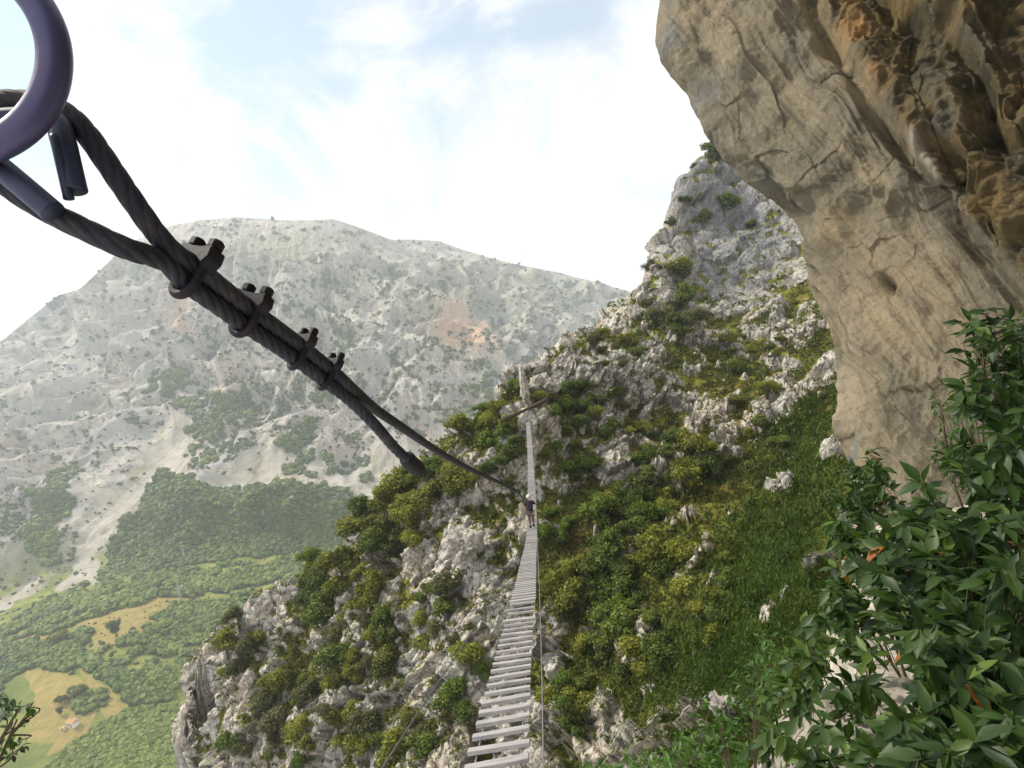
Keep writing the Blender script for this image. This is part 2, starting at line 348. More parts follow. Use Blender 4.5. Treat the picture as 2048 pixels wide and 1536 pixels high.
# ================================================================ NEAR HILLSIDE
def build_hillside():
    C = [(1520,215,238),(1440,275,232),(1400,325,228),(1365,360,222),(1345,400,216),(1328,470,205),(1295,560,192),(1240,612,172),(1190,650,152),(1130,692,128),(1085,716,108),(1040,735,97),(1005,770,94),(1000,800,91),(945,835,93),(890,880,94),(830,945,95),(768,985,96),(735,1040,97),(692,1100,98),(620,1135,100),(560,1170,102),(490,1222,103),(430,1268,104)]
    Fl = [(398,1325,104),(382,1380,102),(392,1450,99),(408,1536,95),(440,1700,90),(500,1950,85)]
    I = [(1056,842,82),(1050,790,90),(1056,900,78),(1000,900,84),(1000,960,80),(1050,1050,73),(930,950,86),(900,1050,82),(900,1150,77),(800,1100,86),(800,1200,80),(700,1200,90),(750,1300,80),(600,1300,90),(520,1330,94),(500,1420,90),(600,1500,80),(450,1350,99),(480,1536,86),(800,1450,70),(950,1300,67),(1000,1500,57),(1150,1100,68),(1150,1300,59),(1150,1500,48),(1150,950,78),(1120,850,88),(1150,780,98),
         (1300,1500,38),(1300,1300,49),(1300,1100,63),(1200,1000,74),(1200,850,92),(1220,720,120),(1300,900,86),(1300,750,115),(1300,650,150),(1400,600,165),(1380,500,192),(1400,420,208),(1450,350,218),(1500,400,208),(1500,500,190),(1550,540,178),(1450,560,178),(1600,580,150),(1600,700,112),(1500,650,140),(1450,750,112),(1450,850,92),(1600,850,78),(1660,760,88),(1450,1000,72),(1600,1000,57),(1700,1000,47),(1500,1200,45),(1650,1200,31),
         (1450,1400,29),(1600,1400,20),(1720,1250,18),(1800,1100,22),(1850,900,40),(1900,700,70),(1800,600,110),(1800,400,150),(1700,300,190),(1300,1650,26),(1150,1700,32),(1000,1800,38),(750,1700,52),(600,1800,62),(1500,1600,15),(1700,1500,11)]
    pts = []; z = []
    for q in C+Fl+I:
        p = P(*q); pts.append(p[:2]); z.append(p[2])
    for q in C:
        p = P(*q); r = np.hypot(p[0], p[1]); pts.append(p[:2]*(1+14/r)); z.append(p[2]-14-.12*r)
    for q in Fl+C[-3:]:
        p = P(*q); t = np.array([-p[1], p[0]])/np.hypot(p[0], p[1])
        pts.append(p[:2]*1.03+t*9); z.append(p[2]-34); pts.append(p[:2]*1.05+t*26); z.append(p[2]-75)
    f = RBF(pts, z, lam=.0002, sc=40)
    na, nr = 1080, 1350; cA, cR = 260, 300
    A = np.linspace(rad(-37), rad(38), na); Rr = np.exp(np.linspace(math.log(12), math.log(262), nr))
    ca = np.linspace(A[0], A[-1], cA); cr = np.exp(np.linspace(math.log(12), math.log(262), cR))
    aa, rr = np.meshgrid(ca, cr, indexing='ij')
    zc = f(np.stack([rr*np.sin(aa), rr*np.cos(aa)], -1).reshape(-1, 2)).reshape(cA, cR)
    ia = np.linspace(0, cA-1.001, na); ir = np.linspace(0, cR-1.001, nr)
    a0 = ia.astype(int); r0 = ir.astype(int); fa = (ia-a0)[:, None]; fr = (ir-r0)[None]
    zz = (zc[a0][:, r0]*(1-fa)*(1-fr)+zc[a0+1][:, r0]*fa*(1-fr)+zc[a0][:, r0+1]*(1-fa)*fr+zc[a0+1][:, r0+1]*fa*fr)
    zz = np.maximum(zz, -170)
    aa, rr = np.meshgrid(A, Rr, indexing='ij')
    V = np.stack([rr*np.sin(aa), rr*np.cos(aa), zz], -1).reshape(-1, 3)
    N = grid_normals(V, na, nr); N *= np.sign(N[:, 2:3])
    x, y, d = proj(V)
    Cx = np.array(sorted([(q[0], q[1]) for q in C]+[(412, 1288), (398, 1312), (388, 1340), (381, 1380), (372, 1750), (300, 2300)]))
    over = np.clip(np.interp(x, Cx[:, 0], Cx[:, 1])+5-y, 0, 900)*(x < 1500); V[:, 2] -= over*d/FPX    # keep to the surveyed crest line
    x, y, d = proj(V); N = grid_normals(V, na, nr); N *= np.sign(N[:, 2:3])
    # how bare the ground is: outcrops, cliffs, the grassy gully
    bias = spots(x, y, [(1450,450,130,130,.75),(1380,540,70,50,.35),(1250,640,110,40,.35),(1120,730,90,40,.6),(1050,770,50,40,.5),(430,1350,70,120,.6),(560,1230,100,70,.55),(440,1500,90,90,.5),(600,1480,120,60,.3),(930,1050,80,90,.7),(840,1170,70,90,.5),(900,1290,100,80,.45),(850,1420,110,110,.35),(960,1420,60,110,.3),(720,1080,50,60,.3),(1300,1430,120,50,.55),(1180,1480,60,50,.4),(1560,770,50,60,.5),(1220,890,70,50,.3),
        (1650,1000,60,130,-.8),(1570,1130,85,130,-1.1),(1490,1350,120,120,-1.1),(1400,880,80,90,.12),(1440,1010,70,70,-.6),(1510,1080,120,140,-.7),(1430,1250,70,80,-.4),(1200,1450,120,60,.5),(1330,1250,60,40,.2),(1620,850,50,60,-.5),(1580,600,60,18,-.7),(1480,800,60,45,-.45),(1400,720,60,40,-.25),(1640,720,40,80,-.3),(1330,1150,120,80,-.2),(1250,1000,80,60,-.15),(1150,1100,60,60,-.2),(720,1200,60,100,-.2)])
    big = fbm(V/16.+5, 3, .5); med = fbm(V/5.2+2, 3, .55)
    ang = rad(38)                    # beds dip towards the lower left
    q = np.stack([V[:, 0]*math.cos(ang)+V[:, 2]*math.sin(ang), V[:, 1]*.8, (-V[:, 0]*math.sin(ang)+V[:, 2]*math.cos(ang))], -1)
    far = sstep(110, 170, d)
    wq = q*np.array([.42, .8, 1.0])
    w = wq+.6*np.stack([noise(V/3.+1), noise(V/3.+8), noise(V/3.+15)], -1)
    f1, f2, c1, t1 = worley(w/2.8, True); g1, g2, c2, t2 = worley(w/.95+9, True); k1, k2, c3, t3 = worley(w/8.5+4, True)
    rockm = sstep(.02, .16, .42*big+.55*med+.22*(c1-.5)+.16*(c2-.5)+.045+bias*.42)
    block = .35*(.5-f1)+(c1-.35)*.75+t1*1.15+(1-.7*far)*(.12*(.5-g1)+(c2-.5)*.30+t2*.55)
    bed = fbm(np.stack([q[:, 0]*.25, q[:, 1]*.3, q[:, 2]*1.1], -1), 3, .6, ridged=True)
    h = 2.6*big+.7*med*(1-.5*far)+rockm*(.45+block*(1-.5*far)+.7*(bed-.3)*(1-.65*far))+far*((c3-.4)*3+t3*2.5)+(1-far)*rockm*(t3*2.2)+.16*fbm(V/.8, 2)*rockm*(1-far)
    h += .3*fbm(V/1.5+9, 2)*(1-rockm)
    gate = sstep(.0, 1., rr.reshape(-1)/30)*.55+.45
    V = V+(N*.8+np.array([0, -.25, .15]))*(h*gate)[:, None]
    N2 = grid_normals(V, na, nr); N2 *= np.sign(N2[:, 2:3])
    # ledges catch soil and grass, steep faces stay bare
    rock = np.clip(rockm*(1-.7*sstep(.80, .95, N2[:, 2]))+.9*sstep(.52, .3, N2[:, 2])*sstep(-.35, .1, bias), 0, 1)
    crack = sstep(.10, .0, g2-g1)*.8+sstep(.09, .0, f2-f1)
    tint = np.clip(.5+.9*fbm(V/7.+40, 3, .6)+.25*(c1-.5), 0, 1)
    dark = spots(x, y, [(1450,440,140,140,.95),(1500,560,110,60,.6),(1560,470,60,60,.4),(1420,370,70,50,.55),(1400,600,50,60,.3),(1500,1450,600,200,.12)])
    ochre = np.clip(spots(x, y, [(1150,1060,70,50,.9),(1400,800,80,60,.5),(1300,1250,100,60,.6),(1480,780,60,60,.3),(1430,1050,120,150,.5),(1250,900,100,60,.4)])+.9*fbm(V/4.+77, 3, .6), 0, 1)
    lush = np.clip(spots(x, y, [(1620,900,90,120,.8),(1560,1150,130,150,1.2),(1450,1380,200,140,1.2),(1300,1536,200,60,.8)]), 0, 1)
    M = Mat("hillside_limestone", .92, .12)
    ro, cr_, ti, da = M.attr_rgb('cover'); oc, lu, pa, _ = M.attr_rgb('cover_b')
    n0 = M.noise(.5, 8, .7); n1_ = M.noise(2.2, 8, .72); n2_ = M.noise(.14, 6, .6)
    rc = M.mix(M.rng(n0, .3, .7), (.44, .415, .38), (.68, .64, .575))
    rc = M.mix(M.math('MULTIPLY', pa, .75), rc, M.mix(M.rng(n0, .3, .7), (.60, .565, .51), (.80, .76, .70)))
    rc = M.mix(M.rng(ti, .45, .9, 0, .55), rc, (.60, .50, .38))
    rc = M.mix(M.rng(n1_, .54, .68, 0, .5), rc, (.17, .165, .145))
    wv_ = M.mix(.12, M.tc, M.noise(1.1, 3, .6, out='Color'), 'ADD')
    rc = M.mix(M.rng(M.voro(.75, 'DISTANCE_TO_EDGE', vec=wv_), .0, .045, .6, 0), rc, (.10, .095, .08)); rc = M.mix(M.rng(M.voro(2.1, 'DISTANCE_TO_EDGE', vec=wv_), .0, .06, .4, 0), rc, (.12, .115, .10))
    rc = M.mix(M.math('MULTIPLY', cr_, .75), rc, (.06, .055, .045))
    rc = M.mix(M.math('MULTIPLY', da, M.rng(n0, .25, .7, 1, .55)), rc, (.17, .18, .20))
    gr = M.mix(M.rng(n1_, .35, .65), (.075, .085, .018), (.21, .205, .038))
    gr = M.mix(M.rng(n2_, .4, .6, 0, .5), gr, (.26, .26, .035))
    gr = M.mix(M.math('MULTIPLY', M.rng(oc, .2, .9), M.rng(n0, .3, .6)), gr, (.20, .115, .035))
    gr = M.mix(lu, gr, M.mix(M.rng(n1_, .35, .7), (.026, .056, .009), (.062, .108, .015)))
    msk = M.rng(M.math('ADD', ro, M.math('MULTIPLY', M.math('SUBTRACT', n1_, .5), .9)), .38, .58)
    M.base(M.mix(msk, gr, rc))
    M.bump(M.math('ADD', M.noise(1.3, 10, .75), M.math('MULTIPLY', M.rng(M.voro(.75, 'DISTANCE_TO_EDGE', vec=wv_), 0, .2), .5)), .8, .5)
    me = np_mesh("hillside", V, grid_faces(na, nr), attrs={'cover': np.stack([rock, np.clip(crack, 0, 1), tint, np.clip(dark, 0, 1)], -1), 'cover_b': np.stack([ochre, lush, np.clip(spots(x, y, [(450,1380,110,160,.9),(900,1120,110,120,.8),(560,1250,120,80,.7),(900,1350,90,120,.5),(1120,740,100,50,.7),(1250,640,90,50,.5)]), 0, 1), lush*0], -1)})
    tag(link("hillside", me, M.m), "steep limestone hillside with pale outcrops and bushes around the far bridge end", "hillside", kind='structure')
    return V, N2, rock, bias, lush

HV, HN, Hrock, Hbias, Hlush = build_hillside()
hpick = Picker(HV)

# ================================================================ OVERHANGING CLIFF
def build_cliff():
    Ed = np.array([(-1400,1650,30),(-700,1560,28),(-350,1480,26),(-120,1350,24),(0,1320,22),(45,1316,21.8),(90,1314,21.5),(120,1328,21.2),(150,1345,21),(200,1385,20.5),(240,1408,20),(270,1424,19.8),(300,1446,19.5),(330,1472,19),(370,1500,18.8),(400,1545,18.5),(430,1590,18.2),(450,1602,18),(500,1616,17.5),(560,1625,17),(600,1640,16.5),(640,1655,16),(680,1668,15.5),(720,1678,15),(760,1680,14.5),(800,1684,14),(860,1700,13.5),(910,1722,13),(960,1742,12.5),(1040,1765,12),(1200,1792,11.5),(1500,1800,11),(1900,1800,10)], float)
    nu, nv = 1150, 1100
    # rows: denser inside the picture
    rows = np.concatenate([np.linspace(-1400, -60, 120, endpoint=False), np.linspace(-60, 1250, 900, endpoint=False), np.linspace(1250, 1900, 80)])
    pe = np.interp(rows, Ed[:, 0], Ed[:, 1]); de = np.interp(rows, Ed[:, 0], Ed[:, 2])
    k = np.ones(9)/9; pe = np.convolve(np.pad(pe, 4, 'edge'), k, 'valid'); de = np.convolve(np.pad(de, 20, 'edge'), np.ones(41)/41, 'valid')
    dr = np.interp(rows, [-1400, -200, 0, 300, 600, 900, 1300, 1900], [13, 11, 10, 8.2, 6.8, 6.0, 5.4, 5])
    nb, nx = 90, 60
    u = np.linspace(0, 1, nu-nb-nx)**1.35
    UU, RR = np.meshgrid(u, np.arange(nv), indexing='ij')
    px = pe[RR]+(2600-pe[RR])*UU; dep = de[RR]-(de[RR]-dr[RR])*(UU**.62)
    F = _F[None, None]+((px-1024)/FPX)[..., None]*_R-((rows[RR]-768)/FPX)[..., None]*_U
    G = dep[..., None]*F
    # the far side turns away behind the visible edge
    t = np.linspace(1, 0, nb, endpoint=False)**2.2
    E0 = G[0]; away = E0/np.linalg.norm(E0, axis=1, keepdims=True)
    right = np.array([.9, .35, 0])
    B = E0[None]+(away[None]*16+right*22*t[:, None, None])*t[:, None, None]
    # and the near side wraps round beside the viewpoint
    s = np.linspace(0, 1, nx+1)[1:]
    E1 = G[-1]; tgt = np.array([3.2, -9, 0])+np.stack([0*E1[:, 2], 0*E1[:, 2], E1[:, 2]*1.1], -1)
    R_ = E1[None]*(1-s[:, None, None])+tgt[None]*s[:, None, None]
    V = np.concatenate([B, G, R_], 0).reshape(-1, 3)
    n_ = nu
    x, y, d = proj(V)
    N = grid_normals(V, nu, nv); N *= np.where((N*V).sum(1, keepdims=True) > 0, -1, 1)   # towards the viewer
    # across / along the beds that run from upper left to lower right
    ang = rad(-52+0); T = np.cos(ang)*_R+np.sin(ang)*_U; S = np.sin(-ang)*_R+np.cos(ang)*_U
    dp = np.maximum(V@_F, 1.0)
    Vn = V/dp[:, None]*13.0; along, across = Vn@T, Vn@S
    q = np.stack([along*.12, across*.55, dp*.05], -1)
    wv = .5*np.stack([noise(V/2.5+1), noise(V/2.5+8), noise(V/2.5+15)], -1)
    strat = fbm(q+wv*.5, 4, .55, ridged=True)
    strat2 = fbm(q*np.array([2.0, 4.0, 3])+wv*.8, 3, .6, ridged=True); fine2 = fbm(V/.22+3, 2, .6)
    lump = fbm(V/3.2+20, 3, .5); fine = fbm(V/.7+3, 3, .6)
    f1, f2, c1 = worley(np.stack([along*.22, across*.62, dp*.08], -1)+wv*.8)
    g1, g2, c2 = worley(V/.85+wv)
    _a, _b, _c, ta = worley(np.stack([along*.3, across*.8, dp*.1], -1)+wv*.5+5, True); _a, _b, _c, tb = worley(Vn/.9+wv*.4, True)
    # upper right: hanging flowstone lobes, stepped and dark
    ed = (x-np.interp(y, [-400, 0, 250, 560, 700], [1480, 1620, 1760, 2020, 2150]))/120
    tufa = sstep(0, .5, ed)*sstep(760, 600, y)
    sv_ = (Vn@_U)*.42+.22*(Vn@_R)+.9*noise(np.stack([Vn@_R*.5, dp*.1, Vn@_U*.2], -1)+31)+.35*noise(V/1.1+12)
    fr_ = sv_-np.floor(sv_); saw = (1-fr_)*sstep(0, .16, fr_); sv2 = sv_*2.3+.5*noise(V/.9+44); fr2 = sv2-np.floor(sv2); saw2 = (1-fr2)*sstep(0, .1, fr2)
    vert = np.stack([Vn@_R*.62, dp*.1, Vn@_U*.17], -1)+wv*.9
    t1, t2, tc_ = worley(vert*1.15); r1, r2, rc_ = worley(vert*2.6+5)
    lobe = (1-t1*1.25)
    gully = np.exp(-((x-np.interp(y, [0, 250, 600], [1625, 1765, 2030]))/22)**2)*sstep(700, 560, y)
    h = (1-tufa)*(.50*lump+.36*(strat-.3)+.045*(strat2-.3)+.10*(c1-.5)+.05*(.5-f1)+.10*ta+.03*tb+.04*fine+.02*fine2)
    h += tufa*(.70*lobe+.2*(tc_-.5)+.75*(saw-.4)+.10*(saw2-.4)+.05*(.6-r1)+.16*fine+.06*fine2)-.5*gully
    groove = sstep(.1, 0., f2-f1)*sstep(.1, .5, noise(V/2.2+50)+.25)
    h -= .05*groove*(1-tufa)
    # folds of the lower apron running down
    ap = sstep(620, 760, y)
    h += ap*.18*fbm(np.stack([Vn@_R*1.6, dp*.1, Vn@_U*.18-Vn@_R*.1], -1)+3, 3, .5, ridged=True)
    for (cx, cy_, rx, ry, a) in [(1768,562,9,16,.5),(1640,545,5,9,.3),(1848,610,9,14,.25)]:
        rr = ((x-cx)*.8+(y-cy_)*-.35)**2/rx**2+((y-cy_)*.8+(x-cx)*.35)**2/ry**2; h -= a*np.exp(-rr)
    edge = np.clip((np.arange(nu)-nb)/60., 0, 1); damp = np.repeat(.35+.65*edge, nv)
    damp = np.where(np.repeat(np.arange(nu) < nb, nv), .35, damp)
    sc = np.clip(d/9, .5, 1.3)
    V = V+N*(h*damp*sc)[:, None]
    tufa_c = np.clip(tufa+.0, 0, 1)
    warm = np.clip(.32+.8*fbm(V/2.4+60, 3, .6)+spots(x, y, [(1700,500,120,90,.25),(1800,600,160,60,.3),(1400,120,60,90,-.6),(1560,130,120,90,-.35),(1480,330,40,80,-.4),(1600,380,60,120,-.15),(1700,30,60,80,.9),(1760,150,40,60,.9),(1720,650,60,120,.25),(1900,480,30,60,.5)]), 0, 1)
    cool = np.clip(spots(x, y, [(1350,60,40,90,.9),(1420,230,50,70,.8),(1520,370,50,60,.6),(1930,80,120,200,.8),(1850,330,50,30,.8),(1760,780,30,120,.4),(1745,900,14,60,1.0),(1460,140,60,60,.4)])*(.6+.9*noise(V/1.5+4)), 0, 1)
    pale = np.clip(spots(x, y, [(1740,760,60,160,.7),(1830,300,35,30,.9),(1860,340,35,30,.8),(1700,640,50,100,.3),(1620,50,40,60,.3),(1780,500,120,80,.2)])+.5*fbm(q*2+9, 3, .6), 0, 1)
    M = Mat("cliff_flowstone", .95, .06)
    w_, c_, p_, t_ = M.attr_rgb('stain')
    sv = M.mapv((1, 1, 1)); nA = M.noise(.9, 8, .65); nB = M.noise(6, 8, .7); nS = M.attr('beds'); 
    col = M.mix(w_, (.27, .238, .175), (.36, .285, .175))
    col = M.mix(M.rng(nA, .4, .65, 0, .6), col, (.28, .24, .165))
    bv = M.n('ShaderNodeAttribute', attribute_name='bedco').outputs['Vector']; n5 = M.noise(1.6, 9, .72, vec=M.mapv((.22, 2.0, .3), vec=bv)); n6 = M.noise(.6, 6, .6, vec=M.mapv((.22, 1.5, .3), vec=bv))
    col = M.mix(M.rng(n6, .40, .62, 0, .7), col, (.17, .155, .12)); col = M.mix(M.rng(n5, .52, .68, 0, .7), col, (.10, .09, .07)); col = M.mix(M.rng(n5, .30, .42, .5, 0), col, (.36, .30, .20))
    ln = M.voro(.55, 'DISTANCE_TO_EDGE', vec=M.mix(.25, M.mapv((.22, 1.5, .3), vec=bv), M.noise(.9, 4, .6, out='Color'), 'ADD')); col = M.mix(M.math('MULTIPLY', M.rng(ln, .0, .014, .25, 0), M.rng(nA, .45, .6)), col, (.06, .05, .04))
    col = M.mix(M.rng(p_, .3, 1, 0, .7), col, (.42, .35, .25))
    col = M.mix(M.rng(c_, .2, 1, 0, .85), col, (.20, .215, .22))
    tcol = M.mix(M.rng(nA, .38, .6), (.05, .046, .03), (.19, .13, .05)); tcol = M.mix(M.rng(M.noise(.45, 5, .6), .5, .7), tcol, (.085, .085, .07))
    tcol = M.mix(M.rng(w_, .6, 1), tcol, (.30, .17, .065)); tcol = M.mix(M.rng(p_, .3, .8), tcol, (.40, .34, .26))
    col = M.mix(M.math('MULTIPLY', t_, .85), col, tcol)
    col = M.mix(M.rng(nB, .52, .72, 0, .6), col, (.12, .10, .07)); col = M.mix(M.rng(nB, .28, .42, .45, 0), col, (.55, .47, .34))
    col = M.mix(M.rng(nS, .55, .95, 0, .25), (col), (.09, .08, .065))
    M.base(col); M.bump(M.math('ADD', M.math('ADD', M.noise(3, 10, .75), n5), M.math('MULTIPLY', M.noise(17, 6, .7), .35)), 1.0, .15)
    gr = np.clip(groove*.9+.5*gully, 0, 1)
    me = np_mesh("cliff", V, grid_faces(nu, nv), attrs={'stain': np.stack([warm, cool, pale, tufa_c], -1), 'beds': gr, 'bedco': np.stack([along, across, dp, dp*0+1], -1)})
    tag(link("cliff", me, M.m), "ochre and grey overhanging limestone cliff with hanging flowstone lobes", "cliff", kind='structure')
    return V
CV = build_cliff()

# ================================================================ BUSHES AND TREES ON THE HILLSIDE
def leaf_mat(name, ca, cb, cc, fac=.3, rough=.6, spec=.25, tint=(1.25, 1.35, .6)):
    M = Mat(name, rough, spec); t = M.attr('tone')
    oi = M.n('ShaderNodeObjectInfo').outputs['Random']
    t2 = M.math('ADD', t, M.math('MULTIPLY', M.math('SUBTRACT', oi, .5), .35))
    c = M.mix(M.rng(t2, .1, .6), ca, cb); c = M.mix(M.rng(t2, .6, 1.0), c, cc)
    M.base(c); M.leafy(fac, tint); return M.m
TONES = {
 'olive green':      leaf_mat("olive_leaves", (.075, .09, .014), (.18, .195, .026), (.32, .32, .05)),
 'dark green':       leaf_mat("dark_oak_leaves", (.038, .062, .014), (.095, .135, .024), (.19, .235, .04)),
 'bright green':     leaf_mat("bright_leaves", (.05, .088, .012), (.115, .18, .022), (.22, .28, .04)),
 'greyish green':    leaf_mat("grey_green_leaves", (.06, .066, .030), (.12, .125, .052), (.19, .19, .08)),
}
BARK = Mat("bark"); BARK.base(BARK.mix(BARK.rng(BARK.noise(14, 5), .4, .6), (.10, .075, .05), (.17, .14, .10))); BARK.bump(BARK.noise(30, 4), .5, .02)
def leaf_cards(C, Nn, size, rng, asp=.55):
    """one bent four-cornered leaf spray at each point C with normal Nn"""
    n = len(C); t = rng.normal(size=(n, 3)); t -= (t*Nn).sum(1, keepdims=True)*Nn; t /= np.linalg.norm(t, axis=1, keepdims=True)+1e-9
    b = np.cross(Nn, t); s = size[:, None]
    V = np.stack([C-t*s, C-b*s*asp+Nn*s*.25, C+t*s, C+b*s*asp+Nn*s*.25], 1).reshape(-1, 3)
    return V, np.arange(4*n).reshape(-1, 4)
def crown_mesh(seed, n=3400, flat=.8, lobes=13):
    rng = np.random.default_rng(seed); L = []
    for k in range(lobes):
        a = rng.uniform(0, 2*math.pi); r = rng.uniform(.1, .82); zz = rng.uniform(-.35, .55)*(1-.5*r)
        L.append((np.array([r*math.cos(a), r*math.sin(a), zz*flat]), rng.uniform(.16, .44)))
    C = []; Nn = []; tone = []
    for k in range(n):
        c, r = L[rng.integers(len(L))]; v = rng.normal(size=3); v /= np.linalg.norm(v)
        if v[2] < -.3 and rng.random() < .6: v[2] *= -1
        rr = r*(1+.26*rng.normal()) if rng.random() < .8 else r*rng.uniform(.4, 1)
        C.append(c+v*rr*np.array([1, 1, .85])); q = v+.7*rng.normal(size=3)+np.array([0, 0, .35]); Nn.append(q/np.linalg.norm(q))
        tone.append(np.clip(.40+.26*rng.normal()+.22*(c[2]/.5)+.16*v[2], 0, 1))  # higher and upward-facing sprays are lighter: lit crown tops put into the tone
    C = np.array(C); Nn = np.array(Nn); V, F = leaf_cards(C, Nn, rng.uniform(.04, .09, n), rng, .6)
    return V, F, np.repeat(np.array(tone), 4)
def trunk_mesh(seed):
    rng = np.random.default_rng(seed+50); V = []; F = []
    def limb(a, b, r0, r1, k=6):
        a = np.array(a, float); b = np.array(b, float); t = (b-a)/np.linalg.norm(b-a); u = np.cross(t, [.3, .9, .1]); u /= np.linalg.norm(u); w = np.cross(t, u)
        for p, r in ((a, r0), ((a+b)/2+u*.05, (r0+r1)/2), (b, r1)):
            for j in range(k):
                an = 2*math.pi*j/k; V.append(p+(u*math.cos(an)+w*math.sin(an))*r)
        o = len(V)-3*k
        for s in (0, 1):
            for j in range(k): F.append((o+s*k+j, o+s*k+(j+1) % k, o+(s+1)*k+(j+1) % k, o+(s+1)*k+j))
    limb((0, 0, -1.1), (.05, .02, -.35), .085, .06)
    for k in range(6):
        a = 2*math.pi*k/6+rng.uniform(-.4, .4); limb((.05, .02, -.4+.04*k), (.55*math.cos(a), .55*math.sin(a), rng.uniform(-.05, .4)), .045, .012)
    return np.array(V), np.array(F)
CROWNS = []
for k in range(8):
    V, F, tn = crown_mesh(100+k, flat=(.75, .9, .65, 1.0)[k % 4], lobes=(13, 9, 16, 11)[k % 4]); CROWNS.append((V, F, tn))
TRUNK = [np_mesh("trunk", *trunk_mesh(k)) for k in range(3)]
for t in TRUNK: t.materials.append(BARK.m)
crown_cache = {}
def crown(k, tone):
    if (k, tone) not in crown_cache:
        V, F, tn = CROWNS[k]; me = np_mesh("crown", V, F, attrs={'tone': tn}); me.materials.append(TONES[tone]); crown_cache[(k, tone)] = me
    return crown_cache[(k, tone)]
# where the bushes stand: area phrase, centre, spread, number, size range in px, tones
O, D, B, G = 'olive green', 'dark green', 'bright green', 'greyish green'
AREAS = [
 ("on the crest below the black rope end", 850, 975, 62, 34, 9, 52, 78, (O, O, B)),
 ("on the left slope under the crest clump", 770, 1060, 62, 46, 15, 50, 80, (O, D, O)),
 ("on the left slope above the pale spur", 690, 1185, 64, 52, 17, 50, 84, (O, D, O)),
 ("on the left slope in the middle gully", 730, 1300, 62, 56, 16, 46, 74, (O, D, G)),
 ("on the ridge left of the bridge end", 945, 835, 46, 30, 9, 38, 58, (O, D)),
 ("right of the far bridge end", 1125, 800, 52, 28, 9, 34, 52, (D, O, B)),
 ("left of the far bridge half", 1005, 890, 30, 42, 8, 36, 52, (D, B, O)),
 ("beside the bridge left of the walker", 985, 965, 36, 24, 5, 28, 42, (D, O)),
 ("right of the far bridge half", 1140, 905, 44, 48, 9, 34, 50, (D, O, B)),
 ("on the mossy slope below the crest rocks", 1250, 840, 64, 44, 10, 30, 48, (D, G, O)),
 ("in the middle of the right slope", 1350, 930, 80, 44, 16, 42, 66, (D, O, D)),
 ("in the thicket right of the walker", 1260, 1020, 70, 40, 13, 46, 68, (D, B, O)),
 ("close beside the bridge right of the walker", 1115, 1065, 26, 34, 5, 34, 54, (B, B, D)),
 ("in the dense thicket below the walker", 1270, 1120, 90, 44, 18, 52, 78, (D, O, D)),
 ("in the thicket right of the middle planks", 1190, 1190, 62, 50, 14, 52, 78, (O, D, B)),
 ("in the lower thicket above the grey slabs", 1260, 1290, 80, 50, 16, 54, 80, (D, D, O)),
 ("along the edge of the grassy gully", 1410, 1190, 60, 90, 10, 34, 58, (D, O)),
 ("on the scree below the grey summit cliff", 1360, 640, 48, 34, 7, 34, 58, (G, D)),
 ("on the crest right of the far mountain", 1235, 700, 56, 34, 6, 26, 42, (G, D, O)),
 ("on the upper right slope beside the overhang", 1520, 700, 60, 62, 9, 22, 38, (O, D)),
 ("on the grassy shelf left of the overhang", 1520, 860, 60, 70, 8, 26, 42, (D, O)),
 ("on the lower left spur", 620, 1400, 88, 66, 17, 40, 66, (O, O, G)),
 ("on the outer rim of the lower left spur", 470, 1310, 46, 66, 6, 32, 52, (G, O)),
 ("on the pale rocks below the spur", 560, 1500, 90, 34, 6, 34, 56, (O, G, B)),
 ("on the ridge line above the spur", 600, 1135, 52, 22, 6, 30, 46, (O, B)),
 ("among the pale rocks left of the planks", 870, 1230, 52, 66, 8, 40, 66, (O, G, D)),
 ("under the bridge left of the middle planks", 930, 1370, 46, 60, 6, 44, 70, (B, D, O)),
 ("at the slope foot left of the lower planks", 760, 1480, 90, 44, 10, 46, 70, (O, D, G)),
 ("right of the lower planks by the slabs", 1130, 1400, 34, 66, 6, 48, 74, (B, O, D)),
]
SINGLES = [(1424, 318, 62, B, "bright green tree on the top of the grey summit beside the overhang"), (1392, 340, 30, G, "small greyish tree on the left shoulder of the grey summit"),
 (1340, 450, 26, G, "small tree jutting from the skyline halfway down the grey summit"), (1302, 545, 36, G, "bushy tree on the skyline at the foot of the grey summit"),
 (1352, 548, 56, O, "olive bush under the pale slab of the grey summit"), (1450, 418, 44, D, "dark bush in the cleft of the grey summit cliff"), (1405, 440, 38, D, "dark bush left in the cleft of the grey summit cliff"),
 (1500, 455, 26, D, "little dark bush right in the cleft of the grey summit cliff"), (1370, 405, 30, D, "dark bush on the upper left edge of the grey summit cliff"),
 (1030, 780, 46, B, "bright green bush beside the pale slab at the bridge end"), (1292, 610, 30, G, "grey green bush on the crest under the summit"), (1660, 1010, 60, D, "dark bush at the foot of the overhang")]
bush_seed = random.Random(11)
placed = []; n_bush = 0
def put_bush(px, py, dia, tone, label, group, flat=None):
    global n_bush
    v = hpick(px, py)
    if v < 0: return False
    p = HV[v]; d = float(p@_F); s = dia*d/FPX/2*1.12
    root = empty("bush" if dia < 62 else "oak_tree", Vector(p)+Vector((0, -.25*s, .42*s)))
    n_bush += 1
    root.rotation_euler = (bush_seed.uniform(-.2, .2), bush_seed.uniform(-.2, .2), bush_seed.uniform(0, 6.28))
    root.scale = (s*bush_seed.uniform(.85, 1.3), s*bush_seed.uniform(.8, 1.1), s*bush_seed.uniform(.75, 1.15))
    tag(root, label, "bush" if dia < 62 else "tree", group)
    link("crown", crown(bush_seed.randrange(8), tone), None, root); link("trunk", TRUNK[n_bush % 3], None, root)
    return True
ORD = "first second third fourth fifth sixth seventh eighth ninth tenth eleventh twelfth thirteenth fourteenth".split()
